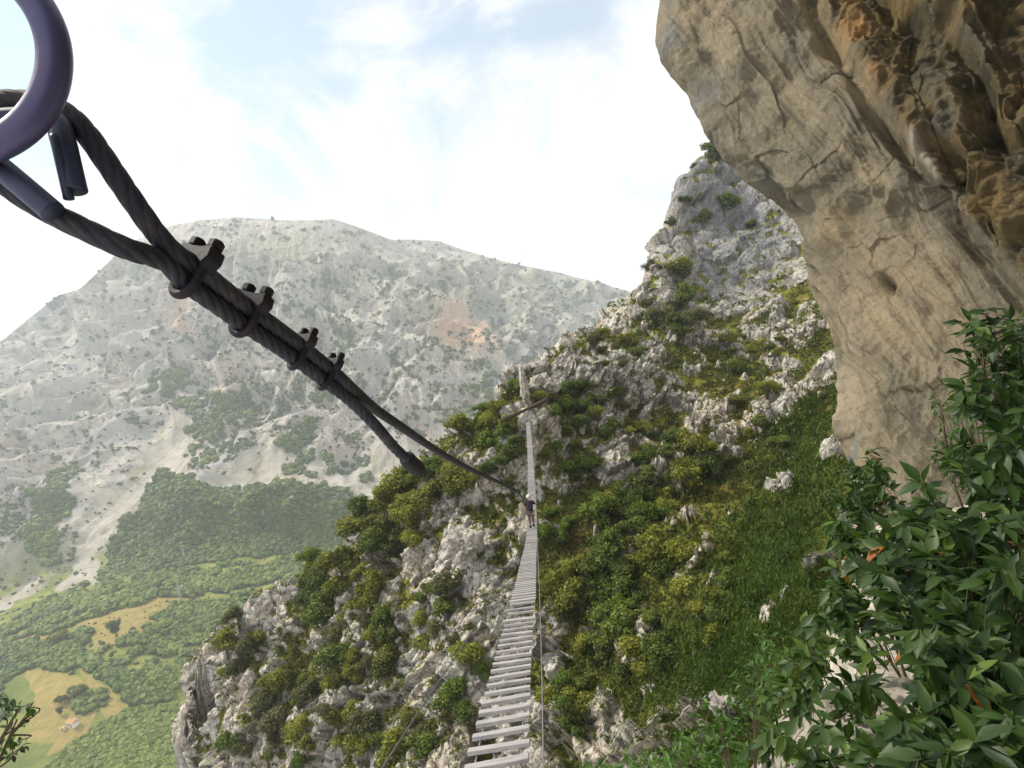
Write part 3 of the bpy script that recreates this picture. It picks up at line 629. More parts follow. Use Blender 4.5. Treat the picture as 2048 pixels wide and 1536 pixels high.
for (ph, cx, cy_, rx, ry, n, s0, s1, tones) in AREAS:
    L = []; tries = 0
    while len(L) < n and tries < 400:
        tries += 1; a = bush_seed.uniform(0, 6.283); r = math.sqrt(bush_seed.random())*1.15
        x = cx+rx*r*math.cos(a); y = cy_+ry*r*math.sin(a); s = bush_seed.uniform(s0*.72, s1)*1.18
        if not (0 < x < 2040 and 0 < y < 1560): continue
        if abs(x-np.interp(y, [830, 960, 1060, 1195, 1300, 1500], [1056, 1062, 1063, 1047, 1028, 998])) < 15+s*.36+max(0, y-1150)*.12 and y > 835: continue
        if any(math.hypot(x-q[0], (y-q[1])*1.2) < .29*(s+q[2]) for q in placed): continue
        if hpick(x, y) < 0 or hpick(x, y-s*.25) < 0 and bush_seed.random() < .5: continue
        L.append((x, y, s, tones[len(L) % len(tones)])); placed.append((x, y, s))
    for tone in dict.fromkeys(t[3] for t in L):
        S = sorted([t for t in L if t[3] == tone], key=lambda t: t[0])
        for k, (x, y, s, _) in enumerate(S):
            kind = "bush" if s < 62 else "tree"
            if len(S) == 1: lab = f"only {tone} {kind} {ph}"
            elif k == 0: lab = f"leftmost {tone} {kind} {ph}"
            elif k == len(S)-1: lab = f"rightmost {tone} {kind} {ph}"
            else: lab = f"{ORD[k]} {tone} {kind} from the left {ph}"
            put_bush(x, y, s, tone, lab, "bushes "+ph)
for (x, y, s, tone, lab) in SINGLES: put_bush(x, y, s, tone, lab, "trees of the summit and crest" if y < 620 else None)

# low scrub and grass tufts between the rocks
def undergrowth():
    rng = np.random.default_rng(5); C = []; Nn = []; S = []; T = []
    n = 0; tries = 0
    while n < 15000 and tries < 90000:
        tries += 1; x = rng.uniform(380, 1760); y = rng.uniform(300, 1536); v = hpick(x, y)
        if v < 0: continue
        pr = .07+.93*(1-Hrock[v])
        if Hbias[v] < -.55: pr *= .35
        if y < 600: pr *= .35
        if rng.random() > pr: continue
        p = HV[v]; d = p@_F; s = (rng.uniform(3.0, 8.5) if rng.random() < .8 else rng.uniform(8, 14))*d/FPX
        m = 13; w = rng.normal(size=(m, 3)); w /= np.linalg.norm(w, axis=1, keepdims=True); w[:, 2] = np.abs(w[:, 2])
        C.append(p+w*s*np.array([1, 1, .8])*rng.uniform(.5, 1, (m, 1))+np.array([0, 0, .1*s])); q = w+.5*rng.normal(size=(m, 3)); Nn.append(q/np.linalg.norm(q, axis=1, keepdims=True))
        S.append(np.full(m, .30*s)*rng.uniform(.7, 1.3, m)); T.append(np.clip(rng.normal(.42, .2)+.12*rng.normal(size=m)-.25*Hlush[v], 0, 1)); n += 1
    C = np.concatenate(C); V, F = leaf_cards(C, np.concatenate(Nn), np.concatenate(S), rng, .6)
    m = leaf_mat("scrub_leaves", (.040, .058, .013), (.105, .12, .024), (.21, .19, .045))
    tag(link("undergrowth", np_mesh("undergrowth", V, F, attrs={'tone': np.repeat(np.concatenate(T), 4)}), m), "low olive scrub and grass tufts between the hillside rocks", "undergrowth", kind='stuff')
    # the grassy gully
    _gp = fbm(HV/3.5+11, 3, .6)
    C = []; S = []; T = []
    tries = 0; n = 0
    while n < 16000 and tries < 160000:
        tries += 1; x = rng.uniform(1150, 1800); y = rng.uniform(560, 1560); v = hpick(x, y)
        if v < 0 or Hrock[v] > .4: continue
        if rng.random() > Hlush[v]+.05: continue
        p = HV[v]; d = p@_F; m = 3
        C.append(p+rng.normal(size=(m, 3))*np.array([.012, .012, .006])*d); S.append(rng.uniform(.0025, .006, m)*d); T.append(np.clip(rng.normal(.4, .2, m)+.5*float(_gp[v]), 0, 1)); n += 1
    C = np.concatenate(C); S = np.concatenate(S); k = len(C)
    az = rng.uniform(0, 6.28, k); t = np.stack([np.cos(az), np.sin(az), 0*az], 1)
    up = np.array([0, -.25, 1.0])+.35*rng.normal(size=(k, 3)); up /= np.linalg.norm(up, axis=1, keepdims=True)
    s = S[:, None]; V = np.stack([C-t*s*.35-up*s*.4, C+t*s*.35-up*s*.4, C+up*s*1.5+t*s*.1], 1).reshape(-1, 3)
    m = leaf_mat("gully_grass", (.024, .050, .008), (.060, .105, .014), (.15, .165, .03))
    tag(link("grass", np_mesh("grass", V, np.arange(3*k).reshape(-1, 3), attrs={'tone': np.repeat(np.concatenate(T), 3)}), m), "dark green grass filling the steep gully beside the overhang", "grass", kind='stuff')
undergrowth()
print("BUSHES", n_bush)

# ================================================================ FAR WOODS, SCRUB, HOUSE AND PYLONS
mpick = Picker(MV)
def ico(sub):
    bm = __import__('bmesh').new(); __import__('bmesh').ops.create_icosphere(bm, subdivisions=sub, radius=1)
    V = np.array([v.co[:] for v in bm.verts]); F = np.array([[v.index for v in f.verts] for f in bm.faces]); bm.free(); return V, F
def tree_mass(name, centres, radii, tones, sub, seed, mat, label, cat, jit=.28, flat=.85):
    rng = np.random.default_rng(seed); B, F = ico(sub); nb = len(B); n = len(centres)
    J = 1+jit*rng.normal(size=(n, nb)); az = rng.uniform(0, 6.28, n); c, s = np.cos(az)[:, None], np.sin(az)[:, None]
    X = (B[None, :, 0]*c-B[None, :, 1]*s); Y = (B[None, :, 0]*s+B[None, :, 1]*c); Z = np.broadcast_to(B[None, :, 2], X.shape)
    V = np.stack([X*J, Y*J, Z*J*flat], -1)*radii[:, None, None]+centres[:, None]
    Fs = (F[None]+np.arange(n)[:, None, None]*nb).reshape(-1, 3)
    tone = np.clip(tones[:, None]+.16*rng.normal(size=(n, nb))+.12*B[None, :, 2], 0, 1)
    return tag(link(name, np_mesh(name, V.reshape(-1, 3), Fs, smooth=False, attrs={'tone': tone.ravel()}), mat), label, cat, kind='stuff')
def far_woods():
    rng = np.random.default_rng(21); C = []; R = []; T = []; tries = 0
    while len(C) < 13000 and tries < 260000:
        tries += 1; x = rng.uniform(0, 1010); y = rng.uniform(740, 1560); v = mpick(x, y)
        if v < 0 or not Mforest[v]: continue
        p = MV[v]; d = p@_F; r = rng.uniform(3.4, 7.2)*d/FPX*(1.15 if y > 1150 else .95)
        C.append(p+np.array([0, 0, .55*r])); R.append(r); T.append(np.clip(.36+.16*rng.normal()+.28*noise(np.array([p/60.]))[0]+Mwtone[v], 0, 1))
    m = leaf_mat("far_wood_leaves", (.042, .072, .017), (.085, .13, .027), (.18, .225, .042), fac=.15)
    tree_mass("woods", np.array(C), np.array(R), np.array(T), 2, 3, m, "broadleaf woods covering the valley floor and the foot of the mountain", "woods", jit=.2)
    C = []; R = []; T = []; tries = 0
    while len(C) < 7000 and tries < 250000:
        tries += 1; x = rng.uniform(0, 1290); y = rng.uniform(430, 1330); v = mpick(x, y)
        if v < 0 or Mforest[v]: continue
        if Mvalley[v] > .5: pr = .10
        elif Mscree[v]: pr = .015
        else: pr = .05+.95*Mshrub[v]
        if y < 560: pr *= .35
        if rng.random() > pr: continue
        p = MV[v]; d = p@_F; r = (rng.uniform(1.2, 3.2) if rng.random() < .8 else rng.uniform(3.2, 5.5))*d/FPX
        C.append(p+np.array([0, 0, .2*r])); R.append(r); T.append(np.clip(rng.normal(.33, .15), 0, 1))
    m = leaf_mat("far_scrub_leaves", (.038, .056, .022), (.070, .095, .035), (.13, .15, .05), fac=.1)
    tree_mass("scrub", np.array(C), np.array(R), np.array(T), 1, 4, m, "dark scrub dotted over the pale face of the far mountain", "scrub", jit=.35)
far_woods()
# a few trees standing alone in the ochre meadow
def lone(px, py, w, h, tone, label):
    v = mpick(px, py+h/2); p = MV[v]; d = p@_F; s = w*d/FPX/2; hh = h*d/FPX/2
    root = empty("valley_tree", Vector(p)+Vector((0, 0, hh*.95))); root.scale = (s*1.15, s*1.15, hh*1.15); tag(root, label, "tree", "lone trees in the valley meadow")
    link("crown", crown(int(px) % 8, tone), None, root); link("trunk", TRUNK[0], None, root)
lone(234, 1250, 24, 46, D, "tall dark tree alone in the ochre meadow")
lone(120, 1395, 24, 22, D, "small round tree in the brown field above the white house")
lone(165, 1375, 30, 26, O, "broad tree at the right edge of the brown field")
lone(122, 1418, 12, 22, D, "narrow tree just above the white house")
lone(118, 1270, 40, 28, O, "pale tree on the left border of the upper meadow")

def box(c, sx, sy, sz, rot=0.0):
    X, Y = math.cos(rot), math.sin(rot); V = []
    for dx in (-.5, .5):
        for dy in (-.5, .5):
            for dz in (-.5, .5):
                a, b = dx*sx, dy*sy; V.append((c[0]+a*X-b*Y, c[1]+a*Y+b*X, c[2]+dz*sz))
    return V, [(0, 1, 3, 2), (4, 6, 7, 5), (0, 4, 5, 1), (2, 3, 7, 6), (0, 2, 6, 4), (1, 5, 7, 3)]
def poly_mesh(name, parts):
    V = []; F = []
    for v, f in parts:
        o = len(V); V += [tuple(q) for q in v]; F += [tuple(i+o for i in q) for q in f]
    me = bpy.data.meshes.new(name); me.from_pydata(V, [], F); me.update(); return me
WHITE = Mat("white_render"); WHITE.base(WHITE.mix(WHITE.noise(2, 4), (.72, .70, .66), (.80, .78, .74)))
TILE = Mat("roof_tiles"); TILE.base(TILE.mix(TILE.rng(TILE.noise(3, 4), .4, .6), (.38, .20, .11), (.48, .28, .16)))
GLASS = Mat("dark_glass", .2, .5); GLASS.base((.03, .035, .04))
def house(px, py, w, rot, label, n=3):
    v = mpick(px, py); p = MV[v]; d = p@_F; W = w*d/FPX; L = W*1.0; D_ = W*.62; H = W*.42
    root = empty("house", Vector(p)); tag(root, label, "house"); root.rotation_euler.z = rot
    link("wall", poly_mesh("wall", [box((0, 0, H/2-.5), L, D_, H+1)]), WHITE.m, root)
    o = .5; V = [(-L/2-o, -D_/2-o, H), (L/2+o, -D_/2-o, H), (L/2+o, D_/2+o, H), (-L/2-o, D_/2+o, H), (-L/2-o, 0, H+D_*.28), (L/2+o, 0, H+D_*.28)]
    rf = link("roof", poly_mesh("roof", [(V, [(0, 1, 5, 4), (2, 3, 4, 5), (0, 4, 3), (1, 2, 5), (0, 3, 2, 1)])]), TILE.m, root)
    link("chimney", poly_mesh("chimney", [box((L*.25, D_*.15, H+D_*.28), .8, .8, 1.6)]), WHITE.m, rf)
    for k in range(n):
        link("window", poly_mesh("window", [box((-L/2+L*(k+.7)/(n+.4), -D_/2-.03, H*.55), 1.1, .1, 1.3)]), GLASS.m, root)
    link("door", poly_mesh("door", [box((L*.38, -D_/2-.03, 1.0), 1.1, .12, 2.0)]), GLASS.m, root)
house(146, 1448, 20, rad(-25), "white farmhouse with an orange roof beside the brown field")
house(126, 1459, 9, rad(-25), "small white outbuilding left of the farmhouse", 1)
STEEL = Mat("galvanised_steel", .5, .5); STEEL.base((.42, .43, .44))
def bar(a, b, r, k=4):
    a = np.array(a, float); b = np.array(b, float); t = (b-a)/np.linalg.norm(b-a); u = np.cross(t, [.31, .17, .93] if abs(t[2]) < .9 else [1, 0, 0]); u /= np.linalg.norm(u); w = np.cross(t, u); V = []
    for p in (a, b):
        for j in range(k): an = 2*math.pi*j/k+.7; V.append(p+(u*math.cos(an)+w*math.sin(an))*r)
    return V, [(j, (j+1) % k, k+(j+1) % k, k+j) for j in range(k)]+[tuple(range(k))[::-1], tuple(range(k, 2*k))]
def pylon(px, py, h, label):
    p = MV[mpick(px, py)]; d = p@_F; H = h*d/FPX; b = H*.10; root = empty("pylon", Vector(p)); tag(root, label, "pylon")
    parts = []; r = .16
    for sx in (-1, 1):
        for sy in (-1, 1): parts.append(bar((sx*b, sy*b, 0), (sx*b*.18, sy*b*.18, H), r))
    for k in range(6):
        z0, z1 = H*k/6, H*(k+1)/6; w0, w1 = b*(1-.82*k/6), b*(1-.82*(k+1)/6)
        for s in (-1, 1): parts += [bar((-w0, s*w0, z0), (w1, s*w1, z1), r*.6), bar((w0, s*w0, z0), (-w1, s*w1, z1), r*.6), bar((s*w0, -w0, z0), (s*w1, w1, z1), r*.6)]
    link("tower", poly_mesh("tower", parts), STEEL.m, root)
    for z in (.78, .92): link("crossarm", poly_mesh("crossarm", [bar((-H*.16, 0, H*z), (H*.16, 0, H*z), r), bar((-H*.16, 0, H*z), (0, 0, H*(z+.05)), r*.7), bar((H*.16, 0, H*z), (0, 0, H*(z+.05)), r*.7)]), STEEL.m, root)
pylon(361, 1200, 36, "steel lattice pylon at the edge of the upper meadow")
pylon(232, 1140, 18, "small steel pylon in the woods below the scree")
pylon(366, 1113, 18, "small steel pylon below the two pale clearings")
pylon(673, 1090, 18, "small steel pylon beside the near hillside")

# ================================================================ ROPES
def sweep(name, pts, radius, k=10, lobes=0, pitch=.08, ends=True):
    """tube along pts; with lobes it becomes a laid wire rope of that many strands"""
    pts = np.asarray(pts, float); n = len(pts); T = np.gradient(pts, axis=0); T /= np.linalg.norm(T, axis=1, keepdims=True)
    U = np.zeros_like(T); u = np.cross(T[0], [.2, .1, .97]); u /= np.linalg.norm(u)
    for i in range(n):
        u = u-(u@T[i])*T[i]; u /= np.linalg.norm(u); U[i] = u
    W = np.cross(T, U); s = np.concatenate([[0], np.cumsum(np.linalg.norm(np.diff(pts, axis=0), axis=1))])
    th = np.linspace(0, 2*math.pi, k, endpoint=False)[None]; r = np.broadcast_to(np.asarray(radius, float), (n,))[:, None]
    if lobes:
        ph = (th-2*math.pi*s[:, None]/pitch)*lobes/2.0
        c = np.abs(np.cos(ph)); rr = r*(.76+.24*np.sqrt(np.clip(1-(1-c)**2, 0, 1)))
    else: rr = r*np.ones_like(th)
    V = pts[:, None]+U[:, None]*(rr*np.cos(th))[..., None]+W[:, None]*(rr*np.sin(th))[..., None]
    F = []; a = (np.arange(n-1)[:, None]*k+np.arange(k)[None]); b = (np.arange(n-1)[:, None]*k+(np.arange(k)+1)[None] % k)
    Q = np.stack([a, b, b+k, a+k], -1).reshape(-1, 4)
    V = np.concatenate([V.reshape(-1, 3), pts[:1], pts[-1:]]); c0 = n*k; j = np.arange(k); j2 = (j+1) % k
    Tr = np.concatenate([np.stack([j2, j, np.full(k, c0)], 1), np.stack([(n-1)*k+j, (n-1)*k+j2, np.full(k, c0+1)], 1)])
    return np_mesh(name, V, [Q, Tr])
def spline(pts, n, geometric=False):
    """Catmull-Rom through pts, resampled evenly (or evenly in log distance from the viewpoint)"""
    p = np.asarray(pts, float); p = np.concatenate([[2*p[0]-p[1]], p, [2*p[-1]-p[-2]]]); out = []
    for i in range(1, len(p)-2):
        l = [max(np.linalg.norm(p[i+j+1]-p[i+j])**.5, 1e-6) for j in (-1, 0, 1)]
        t0, t1 = 0, l[0]; t2 = t1+l[1]; t3 = t2+l[2]; t = np.linspace(t1, t2, 40, endpoint=False)[:, None]
        A1 = (t1-t)/(t1-t0)*p[i-1]+(t-t0)/(t1-t0)*p[i]; A2 = (t2-t)/(t2-t1)*p[i]+(t-t1)/(t2-t1)*p[i+1]; A3 = (t3-t)/(t3-t2)*p[i+1]+(t-t2)/(t3-t2)*p[i+2]
        B1 = (t2-t)/(t2-t0)*A1+(t-t0)/(t2-t0)*A2; B2 = (t3-t)/(t3-t1)*A2+(t-t1)/(t3-t1)*A3
        out.append((t2-t)/(t2-t1)*B1+(t-t1)/(t2-t1)*B2)
    out = np.concatenate(out+[p[-2:-1]]); ds = np.linalg.norm(np.diff(out, axis=0), axis=1)
    if geometric: ds = ds/np.maximum(np.linalg.norm(out[:-1], axis=1), .2)
    s = np.concatenate([[0], np.cumsum(ds)]); q = np.linspace(0, s[-1], n)
    return np.stack([np.interp(q, s, out[:, k]) for k in range(3)], 1)
ROPE = Mat("weathered_wire_rope", .6, .2); ROPE.b.inputs['Metallic'].default_value = 0
ROPE.base(ROPE.mix(ROPE.rng(ROPE.noise(60, 6), .45, .7), (.032, .034, .044), (.065, .058, .060))); ROPE.bump(ROPE.noise(900, 3), .3, .0006)
DARK = Mat("dark_forged_steel", .6, .15)
DARK.base(DARK.mix(DARK.rng(DARK.noise(90, 5), .4, .7), (.020, .019, .025), (.042, .032, .036))); DARK.bump(DARK.noise(300, 4), .4, .0008)
RING = Mat("purplish_ring_steel", .42, .5); RING.b.inputs['Metallic'].default_value = .3
RING.base(RING.mix(RING.rng(RING.noise(45, 5), .3, .7), (.08, .08, .175), (.105, .09, .175))); RING.bump(RING.noise(200, 4), .25, .0006)
TAPE = Mat("black_tape", .6, .3); TAPE.base((.016, .016, .018)); TAPE.bump(TAPE.noise(150, 4), .5, .002)
HOSE = Mat("thimble_steel", .5, .4); HOSE.b.inputs['Metallic'].default_value = .3; HOSE.base(HOSE.mix(HOSE.noise(70, 4), (.04, .05, .09), (.065, .075, .12)))

# the anchor ring the rope loop is hung on
def ring_mesh(c, X, Y, R0, r0, nu=180, nv=28):
    Z = np.cross(X, Y); a = np.linspace(0, 2*math.pi, nu, endpoint=False)[:, None]; b = np.linspace(0, 2*math.pi, nv, endpoint=False)[None]
    rad_ = (R0+r0*np.cos(b)); V = c+(rad_*np.cos(a))[..., None]*X+(rad_*np.sin(a))[..., None]*Y+(r0*np.sin(b)*np.ones_like(a))[..., None]*Z
    i = np.arange(nu)[:, None]; j = np.arange(nv)[None]; f = np.stack([i*nv+j, ((i+1) % nu)*nv+j, ((i+1) % nu)*nv+(j+1) % nv, i*nv+(j+1) % nv], -1).reshape(-1, 4)
    return V.reshape(-1, 3), f
Vr, Fr = ring_mesh(P(-112, 105, .24), _R*math.cos(.12)+_F*math.sin(.12), _U, 203*.24/FPX, 31*.24/FPX)
tag(link("anchor_ring", np_mesh("anchor_ring", Vr, Fr), RING.m), "thick purplish steel ring the dark wire rope loop hangs on", "ring")

ROPE_R = .0054
wire = empty("wire_rope", PV(470, 620, .34)); tag(wire, "dark laid wire rope with a clamped loop, running from the ring to the bridge", "wire rope")
def child(name, me, mat, parent):
    o = link(name, me, mat); o.parent = parent; loc = Vector((0, 0, 0)); q = parent      # parents sit unrotated: keep world coordinates
    while q is not None: loc += Vector(q.location); q = q.parent
    o.location = -loc; return o
CL = [(380,548,.312),(438,592,.334),(492,632,.362),(545,668,.388),(598,706,.420),(655,750,.457),(700,790,.495)]   # middle of the doubled part
SX, SY = .42, -.91
def side(q, s): k = s*ROPE_R*.97*FPX/q[2]; return (q[0]+SX*k, q[1]+SY*k, q[2])
left = [(330,524,.295),(250,496,.272),(180,464,.266),(110,430,.262),(50,395,.259),(0,360,.258),(-60,320,.259),(-95,275,.261),(-90,235,.265),(-50,212,.268),(20,203,.270),(80,208,.271),(132,228,.271),(170,264,.272),(205,312,.274),(240,364,.277),(275,415,.281),(312,466,.288),(350,506,.298)]
tail = [(832,934,.62),(818,922,.605),(790,896,.575),(750,850,.532),(700,800,.495)]+[side(q, -1) for q in reversed(CL[:-1])]
up_ = [side(q, 1) for q in CL]+[(750,818,.58),(800,852,.67),(850,886,.80),(900,917,.98),(950,943,1.26),(1000,966,1.75),(1032,983,2.7),(1045,996,5),(1049,1005,9),(1050,1010,14),(1051,1014,22),(1050,1006,31),(1050,938,46),(1051,880,62),(1051,836,80)]
full = [P(*q) for q in tail]+[P(*q) for q in left]+[P(*q) for q in up_]
path = spline(full, 3400, True)
dist = np.linalg.norm(path, axis=1)
child("rope", sweep("rope", path, ROPE_R, 36, lobes=6, pitch=.062), ROPE.m, wire)
tp = spline([P(*q) for q in [(812,915,.598),(824,928,.612),(838,940,.626)]], 12)
child("end_cap", sweep("end_cap", tp, [.0062]+[.0085, .0088, .0082, .0087, .009, .0085, .0088, .0086, .0089, .0084]+[.0074], 20), TAPE.m, wire)
# thimble: an open channel inside the loop with two blunt legs
th = [(150,382,.262),(138,330,.263),(126,280,.263),(114,246,.265),(72,238,.266),(10,240,.265),(-45,255,.262),(-62,275,.257),(-30,310,.254),(10,343,.252),(60,385,.251),(106,424,.252)]
thp = spline([P(*q) for q in th], 160)
child("thimble", sweep("thimble", thp, .0051, 22), HOSE.m, wire)
th2 = spline([P(*q) for q in [(138,398,.259),(126,340,.259),(110,270,.259)]], 20)
child("thimble_lip", sweep("thimble_lip", th2, .0022, 12), HOSE.m, wire)
# wire rope clips: a saddle, a U bolt and two nuts each
def prism(c, ax, X, Y, r, h, k=6):
    V = []
    for s in (-.5, .5):
        for j in range(k): an = 2*math.pi*j/k; V.append(c+ax*h*s+(X*math.cos(an)+Y*math.sin(an))*r)
    return V, [(j, (j+1) % k, k+(j+1) % k, k+j) for j in range(k)]+[tuple(range(k))[::-1], tuple(range(k, 2*k))]
def bevelled(me, w=.0006, seg=2):
    bmesh = __import__('bmesh'); b = bmesh.new(); b.from_mesh(me); bmesh.ops.recalc_face_normals(b, faces=b.faces); bmesh.ops.bevel(b, geom=b.edges[:], offset=w, segments=seg, affect='EDGES'); b.to_mesh(me); b.free(); return me
clips = [(CL[0], .88, .15), (CL[2], .85, .12), (CL[4], .80, .45), (CL[5], .78, .5)]
for (q, sc_, yaw) in clips:
    c = P(*q); k_ = CL.index(q); T = P(*CL[min(k_+1, 6)])-P(*CL[max(k_-1, 0)]); T /= np.linalg.norm(T)
    upv = _R*SX*.55-_U*SY; upv -= (upv@T)*T; upv /= np.linalg.norm(upv); W = np.cross(T, upv); W *= np.sign(W@_R)
    W = W*math.cos(yaw)-T*math.sin(yaw)
    cl = empty("clamp"); cl.parent = wire; cl.location = Vector(c)-Vector(wire.location)
    hw, ht, rb = .0088*sc_, .0255*sc_, .0030*sc_
    u = [c+W*hw*s_+upv*ht*z_ for s_, z_ in [(1, 1.0), (1, .6), (1, .1), (1, -.24)]]
    a = np.linspace(0, math.pi, 12)[1:-1]; u += [c+W*hw*math.cos(t)+upv*(-.24*ht-.0088*sc_*math.sin(t)) for t in a]
    u += [c+W*hw*s_+upv*ht*z_ for s_, z_ in [(-1, -.24), (-1, .1), (-1, .6), (-1, 1.0)]]
    ub = child("u_bolt", sweep("u_bolt", spline(u, 60), rb, 14), DARK.m, cl)
    # saddle block bridging the legs above the upper rope
    s = .0052*sc_
    prof = [(-hw*1.75, .44), (-hw*1.6, .74), (-hw*.4, .68), (hw*.4, .68), (hw*1.6, .74), (hw*1.75, .44), (hw*1.3, .18), (hw*.6, .36), (0, .44), (-hw*.6, .36), (-hw*1.3, .18)]
    V = [c+W*a_+upv*ht*b_+T*s*e for e in (-1.25, 1.25) for a_, b_ in prof]; k = len(prof)
    F_ = [(j, (j+1) % k, k+(j+1) % k, k+j) for j in range(k)]+[tuple(range(k))[::-1], tuple(range(k, 2*k))]
    child("saddle", bevelled(poly_mesh("saddle", [(V, F_)]), .0007*sc_), DARK.m, cl)
    for sd in (-1, 1):
        child("nut", bevelled(poly_mesh("nut", [prism(c+W*hw*sd+upv*ht*.86, upv, W/np.linalg.norm(W), T, .0054*sc_, .0060*sc_)]), .0006), DARK.m, cl)

# ================================================================ SUSPENSION BRIDGE
BP = [(4.0,1640,978),(5.2,1499-4,998),(8.8,1303,1028),(13,1195,1047),(19.5,1129,1056),(31,1059,1064),(46,960,1062.5),(62,892,1059.5),(80,842,1056)]
bw = np.array([P(x, y, d) for d, y, x in BP]); bp_x = np.polyfit(bw[:, 1], bw[:, 0], 3)
_bs = spline(bw, 1400)
def deck(s):                        # s metres along the deck from its near end
    i = np.interp(s, _bl, np.arange(len(_bs))); j = int(min(i, len(_bs)-2)); f = i-j
    p = _bs[j]*(1-f)+_bs[j+1]*f; t = _bs[min(j+8, len(_bs)-1)]-_bs[max(j-8, 0)]; return p, t/np.linalg.norm(t)
_bl = np.concatenate([[0], np.cumsum(np.linalg.norm(np.diff(_bs, axis=0), axis=1))]); BLEN = _bl[-1]
bridge = empty("suspension_bridge", Vector(deck(0)[0])); tag(bridge, "narrow plank suspension bridge on steel cables hanging down to the far rocks", "bridge")
PLANK = Mat("weathered_plank", .7, .3); pt = PLANK.attr('tone')
PLANK.base(PLANK.mix(PLANK.rng(PLANK.noise(9, 8, .7, vec=PLANK.mapv((.4, 3, 3))), .35, .65), PLANK.mix(pt, (.18, .165, .18), (.34, .325, .335)), (.42, .40, .39))); PLANK.bump(PLANK.noise(40, 6, .7, vec=PLANK.mapv((.2, 3, 3))), .4, .004)
BW = .56
def plank_geo(s, rnd):
    p, t = deck(s); w = np.cross(t, [0, 0, 1]); w /= np.linalg.norm(w); u = np.cross(w, t)
    ro = rad(4.5)*max(0, 1-s/16)+rad(rnd.uniform(-.8, .8)); ya = rad(rnd.uniform(-1.2, 1.2))+rad(-1.0)*max(0, 1-s/10)
    w2 = w*math.cos(ro)-u*math.sin(ro)*-1; w2 = w*math.cos(ro)+u*math.sin(ro); w2 = w2*math.cos(ya)+t*math.sin(ya); w2 /= np.linalg.norm(w2)
    u2 = np.cross(w2, t); u2 /= np.linalg.norm(u2); t2 = np.cross(u2, w2); pt_ = rad(rnd.uniform(-5, 5)); t2 = t2*math.cos(pt_)+u2*math.sin(pt_); u2 = np.cross(w2, t2)
    W_, D_, H_ = BW/2*rnd.uniform(.985, 1.02),   .051, .021; b = .006; V = []
    prof = [(-D_, -H_+b), (-D_+b, -H_), (D_-b, -H_), (D_, -H_+b), (D_, H_-b), (D_-b, H_), (-D_+b, H_), (-D_, H_-b)]
    for sx in (-1, 1):
        for a, h in prof: V.append(p+w2*W_*sx+t2*a+u2*h)
    F_ = [(j, (j+1) % 8, 8+(j+1) % 8, 8+j) for j in range(8)]+[tuple(range(8))[::-1], tuple(range(8, 16))]
    return V, F_
rnd = random.Random(4); s = .55; k = 0; rest = []; gaps = {}
SP = .345
while s < BLEN-.2:
    g = plank_geo(s, rnd)
    if k < 99:
        me = poly_mesh("plank", [g]); a = me.attributes.new('tone', 'FLOAT', 'POINT'); a.data.foreach_set('value', np.full(16, rnd.random(), np.float32))
        child("plank", me, PLANK.m, bridge)
    else: rest.append(g)
    k += 1; s += (SP if s < 24 else .30 if s < 42 else .25)*rnd.uniform(.96, 1.04)
    if k in (20, 22): s += .22       # two wider gaps
me = poly_mesh("far_planks", rest); me.attributes.new('tone', 'FLOAT', 'POINT').data.foreach_set('value', np.repeat(np.random.default_rng(3).random(len(rest)), 16).astype(np.float32))
tag(child("far_planks", me, PLANK.m, bridge), kind='stuff')
STEELC = Mat("steel_cable", .45, .5); STEELC.b.inputs['Metallic'].default_value = .5; STEELC.base((.30, .30, .32))
for sd in (-.37, .37):
    pts = []
    for q in np.linspace(0, BLEN, 260):
        p, t = deck(q); w = np.cross(t, [0, 0, 1]); w /= np.linalg.norm(w); ro = rad(4.5)*max(0, 1-q/16); u = np.cross(w, t); pts.append(p+(w*math.cos(ro)+u*math.sin(ro))*BW*sd-u*.032)
    child("deck_cable", sweep("deck_cable", pts, .009, 8), STEELC.m, bridge)
DARKC = Mat("dark_cable", .5, .4); DARKC.base((.09, .09, .10))
rail_pts = spline([P(*q) for q in [(1092,1800,1.9),(1087,1536,2.6),(1084,1356,4.0),(1080,1215,6.5),(1076,1108,13),(1074,1062,20),(1073,1024,31),(1070,937,46),(1066,874,62),(1062,826,80)]], 500, True)
RAILM = Mat("grey_handrail_cable", .5, .4); RAILM.b.inputs['Metallic'].default_value = .3; RAILM.base((.20, .20, .21))
tag(link("handrail_cable", sweep("handrail_cable", rail_pts, .0046, 14, lobes=6, pitch=.06), RAILM.m), "thin grey handrail cable running down right beside the planks", "cable")
gp = spline([P(*q) for q in [(640,1740,2.9),(765,1536,4.0),(850,1405,5.8),(940,1270,9.5),(1000,1182,15),(1040,1122,21.5)]], 160)
tag(link("guy_cable", sweep("guy_cable", gp, .008, 10), DARKC.m), "thin dark guy cable rising from lower left to the planks", "cable")
# rope hangers between the rails and the deck
L_rail = path[len(path)//3:]
for q in list(np.arange(9.5, BLEN-2, 3.1)):
    p, t = deck(q); w = np.cross(t, [0, 0, 1]); w /= np.linalg.norm(w)
    a = rail_pts[np.argmin(np.abs(rail_pts[:, 1]-p[1]))]
    child("hanger", sweep("hanger", [p+w*BW*.5, (p+w*BW*.5+a)/2+np.array([.02, 0, -.02]), a], .006, 6), DARKC.m, bridge)
    b = L_rail[np.argmin(np.abs(L_rail[:, 1]-p[1]))]
    if q > 14: child("hanger", sweep("hanger", [p-w*BW*.5, (p-w*BW*.5+b)/2+np.array([-.03, 0, -.04]), b], .006, 6), DARKC.m, bridge)

